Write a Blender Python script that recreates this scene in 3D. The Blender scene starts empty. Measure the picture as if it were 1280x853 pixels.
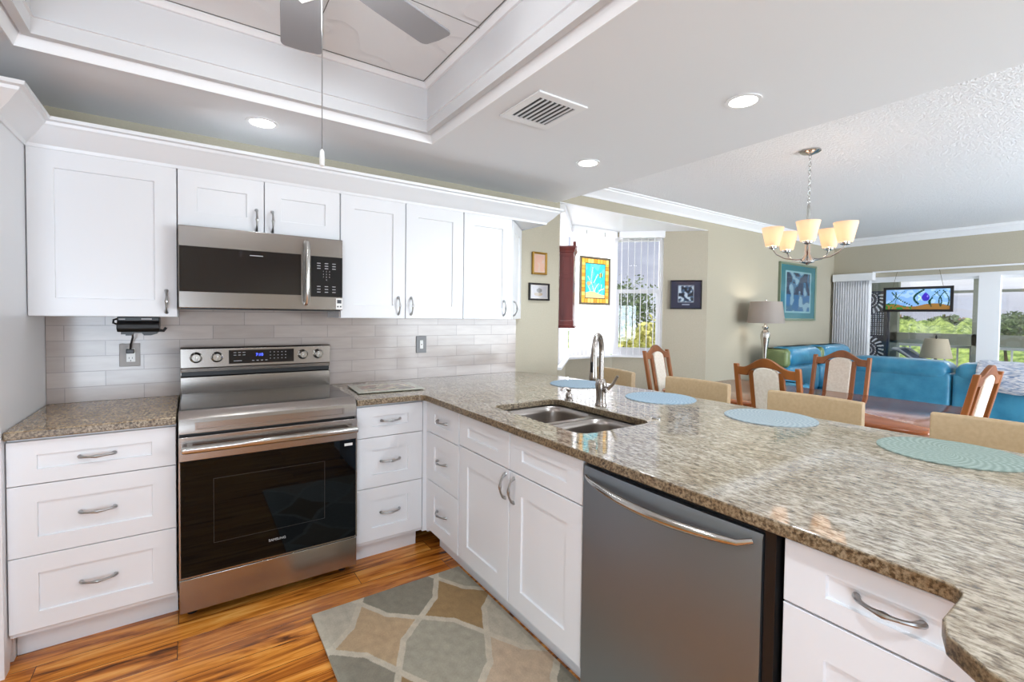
import bpy, bmesh, math, random
from mathutils import Vector, Matrix, noise
random.seed(7)
PI = math.pi
S = bpy.context.scene
C = S.collection

# ------------------------------------------------------------------ camera
cam = bpy.data.objects.new('camera', bpy.data.cameras.new('camera')); C.objects.link(cam); S.camera = cam
YAW, PITCH, ROLL = math.radians(34.4593), math.radians(-1.5618), math.radians(0.7044)
fwd = Vector((math.sin(YAW)*math.cos(PITCH), math.cos(YAW)*math.cos(PITCH), math.sin(PITCH)))
rgt = Vector((math.cos(YAW), -math.sin(YAW), 0)); upv = rgt.cross(fwd)
r2 = rgt*math.cos(ROLL)+upv*math.sin(ROLL); u2 = -rgt*math.sin(ROLL)+upv*math.cos(ROLL)
M3 = Matrix((r2, u2, -fwd)).transposed()
cam.matrix_world = Matrix.Translation((0.0537, -3.1042, 1.3683)) @ M3.to_4x4()
cam.data.sensor_width = 36; cam.data.sensor_fit = 'HORIZONTAL'
cam.data.lens = 584.01*36/1280; cam.data.shift_y = -16.0/1280
cam.data.clip_start = .02; cam.data.clip_end = 600

# ------------------------------------------------------------------ exposure, world, lights
S.view_settings.view_transform = 'Standard'; S.view_settings.look = 'None'
S.view_settings.gamma = 1; S.view_settings.use_curve_mapping = False
S.view_settings.exposure = 0.15
cy = S.cycles
cy.use_denoising = True; cy.max_bounces = 10; cy.diffuse_bounces = 5; cy.glossy_bounces = 5
cy.transmission_bounces = 8; cy.transparent_max_bounces = 16; cy.sample_clamp_indirect = 6
cy.caustics_reflective = False; cy.caustics_refractive = False

W = bpy.data.worlds.new('world'); S.world = W; W.use_nodes = True
nt = W.node_tree; nt.nodes.clear()
wo = nt.nodes.new('ShaderNodeOutputWorld'); bg = nt.nodes.new('ShaderNodeBackground')
tc = nt.nodes.new('ShaderNodeTexCoord'); mp = nt.nodes.new('ShaderNodeMapping'); mp.inputs['Scale'].default_value = (1, 1, 4)
nz = nt.nodes.new('ShaderNodeTexNoise'); nz.inputs['Scale'].default_value = 2.2; nz.inputs['Detail'].default_value = 5
cr = nt.nodes.new('ShaderNodeValToRGB')
cr.color_ramp.elements[0].position = .38; cr.color_ramp.elements[0].color = (.42, .45, .56, 1)
cr.color_ramp.elements[1].position = .66; cr.color_ramp.elements[1].color = (.80, .84, .92, 1)
nt.links.new(tc.outputs['Generated'], mp.inputs['Vector']); nt.links.new(mp.outputs[0], nz.inputs['Vector'])
nt.links.new(nz.outputs[0], cr.inputs[0]); nt.links.new(cr.outputs[0], bg.inputs[0]); nt.links.new(bg.outputs[0], wo.inputs[0])
bg.inputs[1].default_value = 1.15

def lamp(name, kind, loc, energy, color=(1, 1, 1), rot=None, to=None, **kw):
    d = bpy.data.lights.new(name, kind); d.energy = energy; d.color = color
    for k, v in kw.items(): setattr(d, k, v)
    o = bpy.data.objects.new(name, d); C.objects.link(o); o.location = loc
    if to is not None: o.rotation_euler = (Vector(to)-Vector(loc)).to_track_quat('-Z', 'Y').to_euler()
    if rot: o.rotation_euler = rot
    return o
lamp('sun', 'SUN', (0, 0, 20), 3.2, (1, .97, .9), to=(8, 3, 8), angle=.15)
DAY = (.93, .96, 1)
lamp('kitchen_fill', 'AREA', (-.95, -4.95, 1.0), 66, (.80, .95, 1.10), to=(.3, -2.6, 2.9), shape='RECTANGLE', size=1.3, size_y=1.7)  # fill added behind the camera, aimed up to brighten kitchen and ceiling
lamp('living_fill', 'AREA', (5.4, -6.4, 1.3), 310, (.88, .96, 1.04), to=(5.4, -1.5, 2.4), shape='RECTANGLE', size=4.2, size_y=1.9)  # fill added out of view to brighten the living side
lamp('daylight_bay_front', 'AREA', (3.74, 1.15, 1.65), 48, (1, 1, 1), to=(3.74, 0, 1.55), shape='RECTANGLE', size=.8, size_y=1.5)
lamp('daylight_bay_left', 'AREA', (2.85, .62, 1.65), 28, (1, 1, 1), to=(3.25, .22, 1.6), shape='RECTANGLE', size=.7, size_y=1.5)
lamp('daylight_sliding_door', 'AREA', (9.0, -1.9, 2.25), 60, DAY, to=(4.5, -1.8, .8), shape='RECTANGLE', size=3.0, size_y=.3)

# ------------------------------------------------------------------ material helpers
def lin(c):
    return tuple((v/255/12.92 if v/255 <= .04045 else ((v/255+.055)/1.055)**2.4) for v in c)
def mat(name, rgb=(200, 200, 200), rough=.5, metal=0, **kw):
    m = bpy.data.materials.new(name); m.use_nodes = True
    b = m.node_tree.nodes['Principled BSDF']
    b.inputs['Base Color'].default_value = (*lin(rgb), 1); b.inputs['Roughness'].default_value = rough
    b.inputs['Metallic'].default_value = metal
    for k, v in kw.items(): b.inputs[k.replace('_', ' ')].default_value = v
    return m
def N(m, t, **kw):
    n = m.node_tree.nodes.new('ShaderNode'+t)
    for k, v in kw.items():
        if k in n.inputs: n.inputs[k].default_value = v
        else: setattr(n, k, v)
    return n
def L(m, a, b): m.node_tree.links.new(a, b)
def bsdf(m): return m.node_tree.nodes['Principled BSDF']
def coords(m, scale=(1, 1, 1), rot=(0, 0, 0), kind='Position'):
    if kind == 'Position': src = N(m, 'NewGeometry').outputs['Position']
    else: src = N(m, 'TexCoord').outputs[kind]
    mpn = N(m, 'Mapping'); mpn.inputs['Scale'].default_value = scale; mpn.inputs['Rotation'].default_value = rot
    L(m, src, mpn.inputs['Vector']); return mpn.outputs[0]
def ramp(m, fac, stops):
    r = N(m, 'ValToRGB'); e = r.color_ramp.elements
    while len(e) < len(stops): e.new(.5)
    for i, (p, c) in enumerate(stops): e[i].position = p; e[i].color = (*lin(c), 1)
    L(m, fac, r.inputs[0]); return r.outputs[0]
def bump(m, h, strength=.2, dist=.01):
    b = N(m, 'Bump'); b.inputs['Strength'].default_value = strength; b.inputs['Distance'].default_value = dist
    L(m, h, b.inputs['Height']); L(m, b.outputs[0], bsdf(m).inputs['Normal'])
def mix(m, fac, a, b, mode='MIX'):
    n = N(m, 'Mix', data_type='RGBA', blend_type=mode)
    if hasattr(fac, 'is_output'): L(m, fac, n.inputs[0])
    else: n.inputs[0].default_value = fac
    for s, v in ((6, a), (7, b)):
        if hasattr(v, 'is_output'): L(m, v, n.inputs[s])
        else: n.inputs[s].default_value = (*lin(v), 1)
    return n.outputs[2]
def noise_mat(name, c1, c2, scale=20, rough=.6, bs=.1, sc=(1, 1, 1), metal=0, kind='Position', lo=.35, hi=.65, bd=.01):
    m = mat(name, c1, rough, metal); v = coords(m, sc, kind=kind)
    n = N(m, 'TexNoise', Scale=scale, Detail=4); L(m, v, n.inputs['Vector'])
    L(m, ramp(m, n.outputs[0], [(lo, c1), (hi, c2)]), bsdf(m).inputs['Base Color'])
    if bs: bump(m, n.outputs[0], bs, bd)
    return m
def emit(name, rgb, s):
    m = mat(name, rgb, .5); b = bsdf(m); b.inputs['Emission Color'].default_value = (*lin(rgb), 1); b.inputs['Emission Strength'].default_value = s
    return m
def vcol(name, rough=.5, bs=0, coat=0):
    m = mat(name, (200, 200, 200), rough); a = N(m, 'Attribute', attribute_name='Col')
    L(m, a.outputs['Color'], bsdf(m).inputs['Base Color']); bsdf(m).inputs['Coat Weight'].default_value = coat
    if bs:
        n = N(m, 'TexNoise', Scale=350, Detail=2); L(m, coords(m), n.inputs['Vector']); bump(m, n.outputs[0], bs, .004)
    return m
def trans(name, rgb=None, w=.5, attr=False, rough=.5):
    m = mat(name, rgb or (200, 200, 200), rough); t = N(m, 'BsdfTranslucent'); x = N(m, 'MixShader'); x.inputs[0].default_value = w
    if attr:
        a = N(m, 'Attribute', attribute_name='Col'); L(m, a.outputs['Color'], bsdf(m).inputs['Base Color']); L(m, a.outputs['Color'], t.inputs['Color'])
    else: t.inputs['Color'].default_value = (*lin(rgb), 1)
    out = m.node_tree.nodes['Material Output']
    L(m, bsdf(m).outputs[0], x.inputs[1]); L(m, t.outputs[0], x.inputs[2]); L(m, x.outputs[0], out.inputs['Surface']); return m

M = {}
M['cab'] = mat('white_cabinet_paint', (228, 229, 232), .32)
M['trimw'] = mat('white_trim_paint', (238, 238, 240), .4)
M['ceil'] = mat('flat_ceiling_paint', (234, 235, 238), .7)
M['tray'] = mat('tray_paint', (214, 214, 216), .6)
M['tan'] = noise_mat('warm_grey_wall_paint', (178, 170, 151), (182, 174, 155), 90, .7, .05)
M['whitewall'] = mat('white_wall_paint', (246, 246, 246), .6)
M['steel'] = mat('brushed_steel', (168, 162, 157), .24, 1)
def brushed(m, sc):
    n = N(m, 'TexNoise', Scale=1, Detail=3); L(m, coords(m, sc), n.inputs['Vector'])
    mr = N(m, 'MapRange'); mr.inputs['To Min'].default_value = .21; mr.inputs['To Max'].default_value = .27
    L(m, n.outputs[0], mr.inputs[0]); L(m, mr.outputs[0], bsdf(m).inputs['Roughness'])
brushed(M['steel'], (4, 4, 500))
M['dwsteel'] = mat('slate_brushed_steel', (148, 155, 162), .42, 1)
M['chrome'] = mat('satin_nickel', (196, 194, 190), .18, 1)
M['nickel'] = mat('pewter_pull', (178, 178, 178), .28, 1)
M['faucet'] = mat('brushed_nickel_faucet', (168, 160, 154), .25, 1)
M['black'] = mat('black_plastic', (16, 16, 18), .35)
M['blackglass'] = mat('black_glass', (7, 7, 8), .03, IOR=1.42)
bsdf(M['blackglass']).inputs['Specular Tint'].default_value = (.6, .8, 1, 1)
M['mwglass'] = mat('dark_microwave_glass', (28, 26, 28), .05, IOR=1.7)
M['cook'] = mat('glass_cooktop', (14, 14, 16), .06, IOR=1.9)
M['sink'] = mat('sink_steel', (150, 142, 136), .3, 1)
M['wood'] = noise_mat('oiled_cherry_wood', (124, 72, 32), (162, 98, 48), 6, .3, .02, (1, 1, .12), kind='Object')
M['wood2'] = noise_mat('table_cherry_wood', (122, 64, 34), (158, 92, 54), 5, .12, .01, (1, .15, 1))
M['darkwood'] = noise_mat('mahogany', (84, 28, 26), (118, 44, 38), 8, .35, .02, (1, 1, .15))
M['cream'] = noise_mat('cream_upholstery', (222, 212, 196), (234, 226, 212), 60, .8, .1, kind='Object')
M['leather'] = noise_mat('tan_leather', (160, 134, 98), (168, 142, 107), 60, .45, .06, kind='Object')
M['teal'] = noise_mat('teal_leather', (48, 124, 160), (66, 144, 178), 9, .3, .25, bd=.03)
M['olive'] = noise_mat('olive_leather', (112, 130, 84), (128, 144, 96), 9, .35, .2, bd=.03)
M['frame_tan'] = mat('blond_frame', (150, 120, 70), .4)
M['gold'] = mat('gilt_frame', (178, 138, 62), .35, .6)
M['blackframe'] = mat('black_frame', (28, 24, 26), .35)
M['lead'] = mat('lead_came', (110, 100, 80), .4, .5)
M['pic'] = vcol('printed_picture', .25, coat=.5)
M['sglass'] = trans('stained_glass', attr=True, w=.6, rough=.15)
M['rugm'] = vcol('pile_rug', .95, .9)
M['blind'] = trans('vinyl_slat', (248, 248, 250), .55, rough=.6)
M['mat'] = vcol('woven_placemat', .7, .5)
M['glass'] = mat('window_glass', (255, 255, 255), 0, 0)
g = M['glass']; tr = N(g, 'BsdfTransparent'); gl = N(g, 'BsdfGlossy', Roughness=.0); mx = N(g, 'MixShader'); mx.inputs[0].default_value = .05
L(g, tr.outputs[0], mx.inputs[1]); L(g, gl.outputs[0], mx.inputs[2]); L(g, mx.outputs[0], g.node_tree.nodes['Material Output'].inputs['Surface'])
M['lanai'] = mat('grey_green_frame', (132, 136, 124), .5)
M['navy'] = mat('navy_panel', (24, 30, 58), .4)
M['lightdisc'] = emit('lit_diffuser', (255, 252, 246), 9)
M['shade_lit'] = trans('frosted_glass_shade', (244, 222, 198), .5)
bsdf(M['shade_lit']).inputs['Emission Color'].default_value = (*lin((255, 226, 200)), 1); bsdf(M['shade_lit']).inputs['Emission Strength'].default_value = .22
M['bulb'] = emit('bulb', (255, 236, 205), 5)
M['lampshade'] = trans('grey_lampshade', (176, 168, 162), .35)
M['beigeshade'] = mat('beige_lampshade', (170, 158, 136), .7)
M['plate'] = mat('steel_cover_plate', (152, 144, 138), .35)
M['whiteplastic'] = mat('white_plastic', (238, 238, 236), .35)
M['fan'] = mat('grey_fan_blade', (150, 150, 154), .5)
M['concrete'] = mat('lanai_floor', (150, 150, 145), .8)

# granite
def granite(name, base, warm, dark, dk=.5):
    m = mat(name, base, .045, IOR=1.6); v = coords(m, (1, .38, 1) if dk < .8 else (1, 1, 1)); v2 = coords(m)
    n1 = N(m, 'TexNoise', Scale=120, Detail=6, Roughness=.7); L(m, v, n1.inputs['Vector'])
    n2 = N(m, 'TexNoise', Scale=42, Detail=4, Roughness=.6); L(m, v, n2.inputs['Vector'])
    n3 = N(m, 'TexNoise', Scale=2.2, Detail=2); L(m, v2, n3.inputs['Vector'])
    vo = N(m, 'TexVoronoi', Scale=150); L(m, v, vo.inputs['Vector'])
    c = ramp(m, n1.outputs[0], [(.36, dark), (.45, warm), (.54, base), (.68, tuple(min(255, x+22) for x in base))])
    c2 = ramp(m, n2.outputs[0], [(.38, (190, 176, 158)), (.56, (255, 255, 255))])
    c = mix(m, .55, c, c2, 'MULTIPLY')
    c3 = ramp(m, vo.outputs['Color'], [(.10, (110, 96, 84)), (.22, (255, 255, 255))])
    c = mix(m, dk, c, c3, 'MULTIPLY')
    c4 = ramp(m, n3.outputs[0], [(.4, (232, 220, 200)), (.6, (255, 255, 255))])
    c = mix(m, .6, c, c4, 'MULTIPLY')
    L(m, c, bsdf(m).inputs['Base Color']); return m
M['granite'] = granite('speckled_granite', (168, 160, 148), (138, 127, 112), (94, 84, 74))
M['graniteL'] = granite('warm_brown_granite', (188, 168, 138), (150, 124, 92), (94, 76, 60))
M['gedge'] = granite('shaded_chiselled_granite_edge', (150, 134, 110), (104, 86, 62), (58, 46, 36), .8); bsdf(M['gedge']).inputs['Roughness'].default_value = .35  # chiselled edge stone, its colour darkened for the shade on vertical faces

# wood floor
m = M['floor'] = mat('laminate_planks', (190, 115, 50), .22)
v = coords(m)
br = N(m, 'TexBrick', offset=.37, squash=1.0); br.inputs['Scale'].default_value = 1; br.inputs['Brick Width'].default_value = 1.2; br.inputs['Row Height'].default_value = .127
br.inputs['Mortar Size'].default_value = .0012; br.inputs['Color1'].default_value = (0, 0, 0, 1); br.inputs['Color2'].default_value = (1, 1, 1, 1); br.inputs['Mortar'].default_value = (.5, .5, .5, 1)
L(m, v, br.inputs['Vector'])
vs = N(m, 'VectorMath', operation='MULTIPLY_ADD'); vs.inputs[1].default_value = (7, 7, 7)
L(m, br.outputs['Color'], vs.inputs[0]); L(m, v, vs.inputs[2])
mp1 = N(m, 'Mapping'); mp1.inputs['Scale'].default_value = (1.1, 13, 1); L(m, vs.outputs[0], mp1.inputs[0])
n1 = N(m, 'TexNoise', Scale=1.6, Detail=6, Roughness=.62, Distortion=1.0); L(m, mp1.outputs[0], n1.inputs['Vector'])
c = ramp(m, n1.outputs[0], [(.33, (84, 46, 20)), (.43, (168, 96, 36)), (.53, (216, 136, 52)), (.68, (240, 176, 92))])
c2 = ramp(m, br.outputs['Color'], [(0, (214, 196, 178)), (1, (255, 255, 255))])
c = mix(m, .6, c, c2, 'MULTIPLY')
c = mix(m, br.outputs['Fac'], c, (66, 34, 16))
L(m, c, bsdf(m).inputs['Base Color'])
# living tile floor
m = M['tile'] = mat('pale_floor_tile', (200, 198, 196), .15)
br = N(m, 'TexBrick', offset=0.0); br.inputs['Scale'].default_value = 1; br.inputs['Brick Width'].default_value = .45; br.inputs['Row Height'].default_value = .45; br.inputs['Mortar Size'].default_value = .003
br.inputs['Color1'].default_value = (*lin((204, 202, 200)), 1); br.inputs['Color2'].default_value = (*lin((196, 194, 192)), 1); br.inputs['Mortar'].default_value = (*lin((160, 158, 156)), 1)
L(m, coords(m), br.inputs['Vector']); L(m, br.outputs['Color'], bsdf(m).inputs['Base Color'])
# backsplash
m = M['splash'] = mat('glazed_wall_tile', (196, 186, 180), .16)
br = N(m, 'TexBrick', offset=.5); br.inputs['Scale'].default_value = 1; br.inputs['Brick Width'].default_value = .305; br.inputs['Row Height'].default_value = .0762; br.inputs['Mortar Size'].default_value = .0018
br.inputs['Color1'].default_value = (*lin((180, 169, 163)), 1); br.inputs['Color2'].default_value = (*lin((192, 181, 175)), 1); br.inputs['Mortar'].default_value = (*lin((160, 153, 150)), 1)
sx = N(m, 'SeparateXYZ'); cx = N(m, 'CombineXYZ'); gp = N(m, 'NewGeometry'); L(m, gp.outputs['Position'], sx.inputs[0])
ad = N(m, 'Math', operation='ADD'); ad.inputs[1].default_value = -.912; L(m, sx.outputs[2], ad.inputs[0])
L(m, sx.outputs[0], cx.inputs[0]); L(m, ad.outputs[0], cx.inputs[1]); L(m, cx.outputs[0], br.inputs['Vector'])
nn = N(m, 'TexNoise', Scale=6, Detail=3); L(m, coords(m, (1, 1, 5)), nn.inputs['Vector'])
L(m, mix(m, .35, br.outputs['Color'], ramp(m, nn.outputs[0], [(.3, (214, 208, 206)), (.7, (255, 255, 255))]), 'MULTIPLY'), bsdf(m).inputs['Base Color'])
inv = N(m, 'Math', operation='SUBTRACT'); inv.inputs[0].default_value = 1; L(m, br.outputs['Fac'], inv.inputs[1]); bump(m, inv.outputs[0], .4, .003)
# popcorn ceiling
m = M['popcorn'] = mat('popcorn_ceiling', (240, 240, 242), .9)
nn = N(m, 'TexNoise', Scale=60, Detail=3, Roughness=.7); L(m, coords(m), nn.inputs['Vector']); bump(m, nn.outputs[0], .6, .035)
# tin tray tiles
m = M['tin'] = mat('embossed_ceiling_tile', (238, 238, 240), .5)
nn = N(m, 'TexWave', wave_type='RINGS', rings_direction='SPHERICAL', Scale=2.2, Distortion=9, Detail=2); nn.inputs['Detail Scale'].default_value = 1.1
L(m, coords(m), nn.inputs['Vector']); bump(m, ramp(m, nn.outputs[1], [(.0, (0, 0, 0)), (.14, (255, 255, 255))]), .35, .012)
# foliage
M['leaf'] = noise_mat('leaf_green', (100, 132, 54), (176, 194, 100), 3, .7, 0)
M['leafy'] = noise_mat('leaf_yellow_green', (158, 164, 70), (232, 224, 136), 3, .7, 0)
M['leafd'] = noise_mat('leaf_dark_green', (76, 100, 62), (122, 142, 92), 2, .7, 0)
M['leafb'] = noise_mat('leaf_dry_brown', (120, 100, 70), (176, 150, 116), 2, .8, 0)
M['canopy'] = noise_mat('far_canopy', (84, 112, 50), (172, 192, 108), 1.6, .9, .5, (1, 1, 1), bd=.3)
M['canopyd'] = noise_mat('far_dark_canopy', (72, 92, 72), (112, 128, 92), .5, .9, .9, (1, 1, 1), bd=.6)
M['ground'] = noise_mat('scrub_ground', (92, 118, 50), (142, 160, 76), .3, .9, 0)
M['bark'] = mat('bark', (96, 82, 64), .9)

# ------------------------------------------------------------------ mesh helpers
class B:
    def __init__(s): s.bm = bmesh.new(); s.o = Vector((0, 0, 0))
    def v(s, p): return s.bm.verts.new(Vector(p))
    def box(s, x0, x1, y0, y1, z0, z1):
        vs = [s.v((x, y, z)) for x in (x0, x1) for y in (y0, y1) for z in (z0, z1)]
        for f in ((0, 1, 3, 2), (4, 6, 7, 5), (0, 4, 5, 1), (2, 3, 7, 6), (0, 2, 6, 4), (1, 5, 7, 3)): s.bm.faces.new([vs[i] for i in f])
        return s
    def loft(s, loops, cap=True, close=True):
        rows = [[s.v(p) for p in lp] for lp in loops]; n = len(rows[0])
        for a, b in zip(rows, rows[1:]):
            for i in range(n if close else n-1):
                j = (i+1) % n; s.bm.faces.new((a[i], a[j], b[j], b[i]))
        if cap and close:
            s.bm.faces.new(rows[0][::-1]); s.bm.faces.new(rows[-1])
        return s
    def tube(s, pts, r, n=10, cap=True, flat=None):
        pts = [Vector(p) for p in pts]; k = len(pts); rs = r if isinstance(r, (list, tuple)) else [r]*k
        t0 = (pts[1]-pts[0]).normalized(); a = Vector((0, 0, 1)) if abs(t0.z) < .9 else Vector((1, 0, 0))
        nn = (a-t0*a.dot(t0)).normalized(); loops = []
        for i, p in enumerate(pts):
            t = (pts[min(i+1, k-1)]-pts[max(i-1, 0)]).normalized()
            nn = (nn-t*nn.dot(t)).normalized(); bb = t.cross(nn)
            loops.append([p+(nn*math.cos(2*PI*j/n)+bb*math.sin(2*PI*j/n)*(flat or 1))*rs[i] for j in range(n)])
        return s.loft(loops, cap)
    def lathe(s, prof, c=(0, 0, 0), n=24, axis='z', cap=True, sq=1):
        loops = []
        for r, h in prof:
            lp = []
            for j in range(n):
                a = 2*PI*j/n; q = (r*math.cos(a), r*math.sin(a)*sq, h)
                if axis == 'y': q = (q[0], h, q[1])
                if axis == 'x': q = (h, q[0], q[1])
                lp.append(Vector(c)+Vector(q))
            loops.append(lp)
        return s.loft(loops, cap)
    def prism(s, poly, axis, a, b):
        def P(p, h): return {'z': (p[0], p[1], h), 'y': (p[0], h, p[1]), 'x': (h, p[0], p[1])}[axis]
        return s.loft([[P(p, a) for p in poly], [P(p, b) for p in poly]])
    def plate(s, outer, holes, z0, z1, taper=None):
        """flat slab in xy with holes"""
        bm = s.bm; loops = []
        for lp in [outer]+holes:
            vs = [s.v((x, y, z1)) for x, y in lp]; es = [bm.edges.new((vs[i], vs[(i+1) % len(vs)])) for i in range(len(vs))]; loops.append((vs, es))
        r = bmesh.ops.triangle_fill(bm, use_beauty=True, use_dissolve=False, edges=[e for l in loops for e in l[1]])
        top = [f for f in r['geom'] if isinstance(f, bmesh.types.BMFace)]
        low = {}
        for vs, es in loops:
            for q in vs: low[q] = s.v((q.co.x, q.co.y, z0))
        for vs, es in loops:
            for i in range(len(vs)):
                a, b = vs[i], vs[(i+1) % len(vs)]; bm.faces.new((a, b, low[b], low[a]))
        for f in top: bm.faces.new([low[q] for q in f.verts][::-1])
        return s
    def tf(s, mx): bmesh.ops.transform(s.bm, matrix=mx, verts=s.bm.verts); return s

def link_mesh(name, b, m, parent=None, bev=0, seg=2, smooth=35, mats=None, sub=0, solid=0):
    bmesh.ops.recalc_face_normals(b.bm, faces=b.bm.faces)
    me = bpy.data.meshes.new(name); b.bm.to_mesh(me); b.bm.free()
    for q in (mats or [m]): me.materials.append(q)
    for p in me.polygons: p.use_smooth = True
    me.set_sharp_from_angle(angle=math.radians(smooth))
    o = bpy.data.objects.new(name, me); C.objects.link(o)
    if parent: o.parent = parent
    if solid: d = o.modifiers.new('s', 'SOLIDIFY'); d.thickness = solid
    if bev: d = o.modifiers.new('b', 'BEVEL'); d.width = bev; d.segments = seg; d.limit_method = 'ANGLE'; d.angle_limit = math.radians(40); d.harden_normals = False
    if sub: d = o.modifiers.new('u', 'SUBSURF'); d.levels = sub; d.render_levels = sub
    return o
class T:
    """a thing: an Empty at its base that parents parts. Geometry handed over in world coordinates when w=True."""
    def __init__(s, name, label, cat, loc=(0, 0, 0), rz=0, group=None, w=False, kind=None):
        o = bpy.data.objects.new(name, None); C.objects.link(o); o.location = loc; o.rotation_euler = (0, 0, rz); o.empty_display_size = .1
        if kind: o['kind'] = kind
        if label: o['label'] = label; o['category'] = cat
        if group: o['group'] = group
        s.o = o; s.off = -Vector(loc) if w else None; s.loc = Vector(loc)
    def part(s, name, b, m, parent=None, label=None, **kw):
        if s.off: b.tf(Matrix.Translation(s.off))
        p = link_mesh(name, b, m, parent or s.o, **kw)
        if label: p['label'] = label
        return p
def single(name, b, m, label, cat, group=None, kind=None, **kw):
    o = link_mesh(name, b, m, **kw); o['label'] = label; o['category'] = cat
    if group: o['group'] = group
    if kind: o['kind'] = kind
    return o
def struct(name, b, m, parent=None, label=None, **kw):
    o = link_mesh(name, b, m, parent, **kw)
    if not parent: o['kind'] = 'structure'
    if label: o['label'] = label
    return o
def dup(root, loc, rz=None, label=None, scale=None):
    r = root.copy(); C.objects.link(r); r.location = loc
    if rz is not None: r.rotation_euler = (0, 0, rz)
    if label: r['label'] = label
    if scale: r.scale = scale
    for ch in list(root.children):
        c = ch.copy(); C.objects.link(c); c.parent = r
        for g in ch.children:
            d = g.copy(); C.objects.link(d); d.parent = c
    return r
def arc(c, r, a0, a1, n): return [(c[0]+r*math.cos(a0+(a1-a0)*i/n), c[1]+r*math.sin(a0+(a1-a0)*i/n)) for i in range(n+1)]
def rrect(x0, x1, y0, y1, r, n=6):
    return arc((x1-r, y0+r), r, -PI/2, 0, n)+arc((x1-r, y1-r), r, 0, PI/2, n)+arc((x0+r, y1-r), r, PI/2, PI, n)+arc((x0+r, y0+r), r, PI, 1.5*PI, n)
def painted(nx, ny, fn, O, U, V, name, m, parent, thick=.002, label=None, thing=None, sheet=False):
    """a panel with per-vertex colours: O origin, U and V edge vectors, fn(u,v)->rgb"""
    O, U, V = Vector(O), Vector(U), Vector(V)
    if thing is not None and thing.off: O = O+thing.off
    me = bpy.data.meshes.new(name); vs = []; cols = []; n = U.cross(V).normalized()*thick
    for j in range(ny+1):
        for i in range(nx+1):
            u, w = i/nx, j/ny; vs.append(O+U*u+V*w); cols.append((*lin(fn(u, w)), 1))
    k = nx+1; fs = [(j*k+i, j*k+i+1, (j+1)*k+i+1, (j+1)*k+i) for j in range(ny) for i in range(nx)]
    q = len(vs); cs = [O, O+U, O+U+V, O+V]
    if not sheet: vs += [c-n for c in cs]; cols += [cols[0]]*4
    ids = [0, nx, ny*k+nx, ny*k]
    if not sheet: fs += [(q+3, q+2, q+1, q)]+[(ids[i], q+i, q+(i+1) % 4, ids[(i+1) % 4]) for i in range(4)]
    me.from_pydata(vs, [], fs); a = me.color_attributes.new('Col', 'FLOAT_COLOR', 'POINT')
    for i, c in enumerate(cols): a.data[i].color = c
    me.materials.append(m); o = bpy.data.objects.new(name, me); C.objects.link(o)
    if parent: o.parent = parent
    if label: o['label'] = label
    return o
def text(name, s, size, loc, rot, m, parent, ext=.0006, thing=None, align='CENTER'):
    cu = bpy.data.curves.new(name, 'FONT'); cu.body = s; cu.size = size; cu.extrude = ext; cu.align_x = align; cu.align_y = 'CENTER'
    tmp = bpy.data.objects.new('tmp', cu); C.objects.link(tmp)
    bpy.context.view_layer.update()
    me = bpy.data.meshes.new_from_object(tmp.evaluated_get(bpy.context.evaluated_depsgraph_get())); bpy.data.objects.remove(tmp)
    me.name = name; me.materials.clear(); me.materials.append(m)
    o = bpy.data.objects.new(name, me); C.objects.link(o); o.parent = parent
    o.location = Vector(loc)+(thing.off if thing and thing.off else Vector((0, 0, 0))); o.rotation_euler = rot
    return o

class Fr:
    """front frame: origin o, u along the front, n outward, z up"""
    def __init__(s, o, u, n): s.o, s.u, s.n = Vector(o), Vector(u), Vector(n)
    def p(s, a, z, d): return s.o+s.u*a+s.n*d+Vector((0, 0, z))
def shaker(fr, a0, a1, z0, z1, t=.02, rail=.06, stile=None, rec=.008):
    b = B(); st = stile or rail; g = .0016; a0 += g; a1 -= g; z0 += g; z1 -= g
    def rect(x0, x1, y0, y1, d): return [b.v(fr.p(x, y, d)) for x, y in ((x0, y0), (x1, y0), (x1, y1), (x0, y1))]
    R = [rect(a0, a1, z0, z1, 0), rect(a0, a1, z0, z1, t-.0015), rect(a0+.0015, a1-.0015, z0+.0015, z1-.0015, t), rect(a0+st, a1-st, z0+rail, z1-rail, t),
         rect(a0+st+.002, a1-st-.002, z0+rail+.002, z1-rail-.002, t-rec)]
    for A, Bq in zip(R, R[1:]):
        for i in range(4): b.bm.faces.new((A[i], A[(i+1) % 4], Bq[(i+1) % 4], Bq[i]))
    b.bm.faces.new(R[0][::-1]); b.bm.faces.new(R[-1]); return b
def pull(fr, a, z, d0, horiz=True, Lh=.105, out=.028, s=1.0):
    b = B(); pts = []; rs = []; K = 16
    for i in range(K+1):
        t = i/K; x = (t-.5)*Lh; h = math.sin(PI*min(1, max(0, t)))**.55*out if 0 < t < 1 else 0
        mid = math.exp(-((t-.5)/.09)**2); end = math.exp(-(t/.08)**2)+math.exp(-((1-t)/.08)**2)
        pts.append(fr.p(a+x, z, d0+h+.001) if horiz else fr.p(a, z+x, d0+h+.001)); rs.append((.0044+.0030*mid+.0034*end)*s)
    b.tube(pts, rs, 8)
    for e in (-1, 1):
        c = fr.p(a+e*Lh/2, z, d0) if horiz else fr.p(a, z+e*Lh/2, d0)
        b.tube([c, c+fr.n*.004], [.0085*s, .0065*s], 10)
    # small leaf flutes at the middle
    for e in (-1, 1):
        for q in (-.012, .012):
            c1 = fr.p(a+q, z+e*.003, d0+out) if horiz else fr.p(a+e*.003, z+q, d0+out)
            c2 = fr.p(a+q*2.2, z, d0+out) if horiz else fr.p(a, z+q*2.2, d0+out)
            b.tube([c1, c2], [.003, .0012], 6)
    return b
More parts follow.
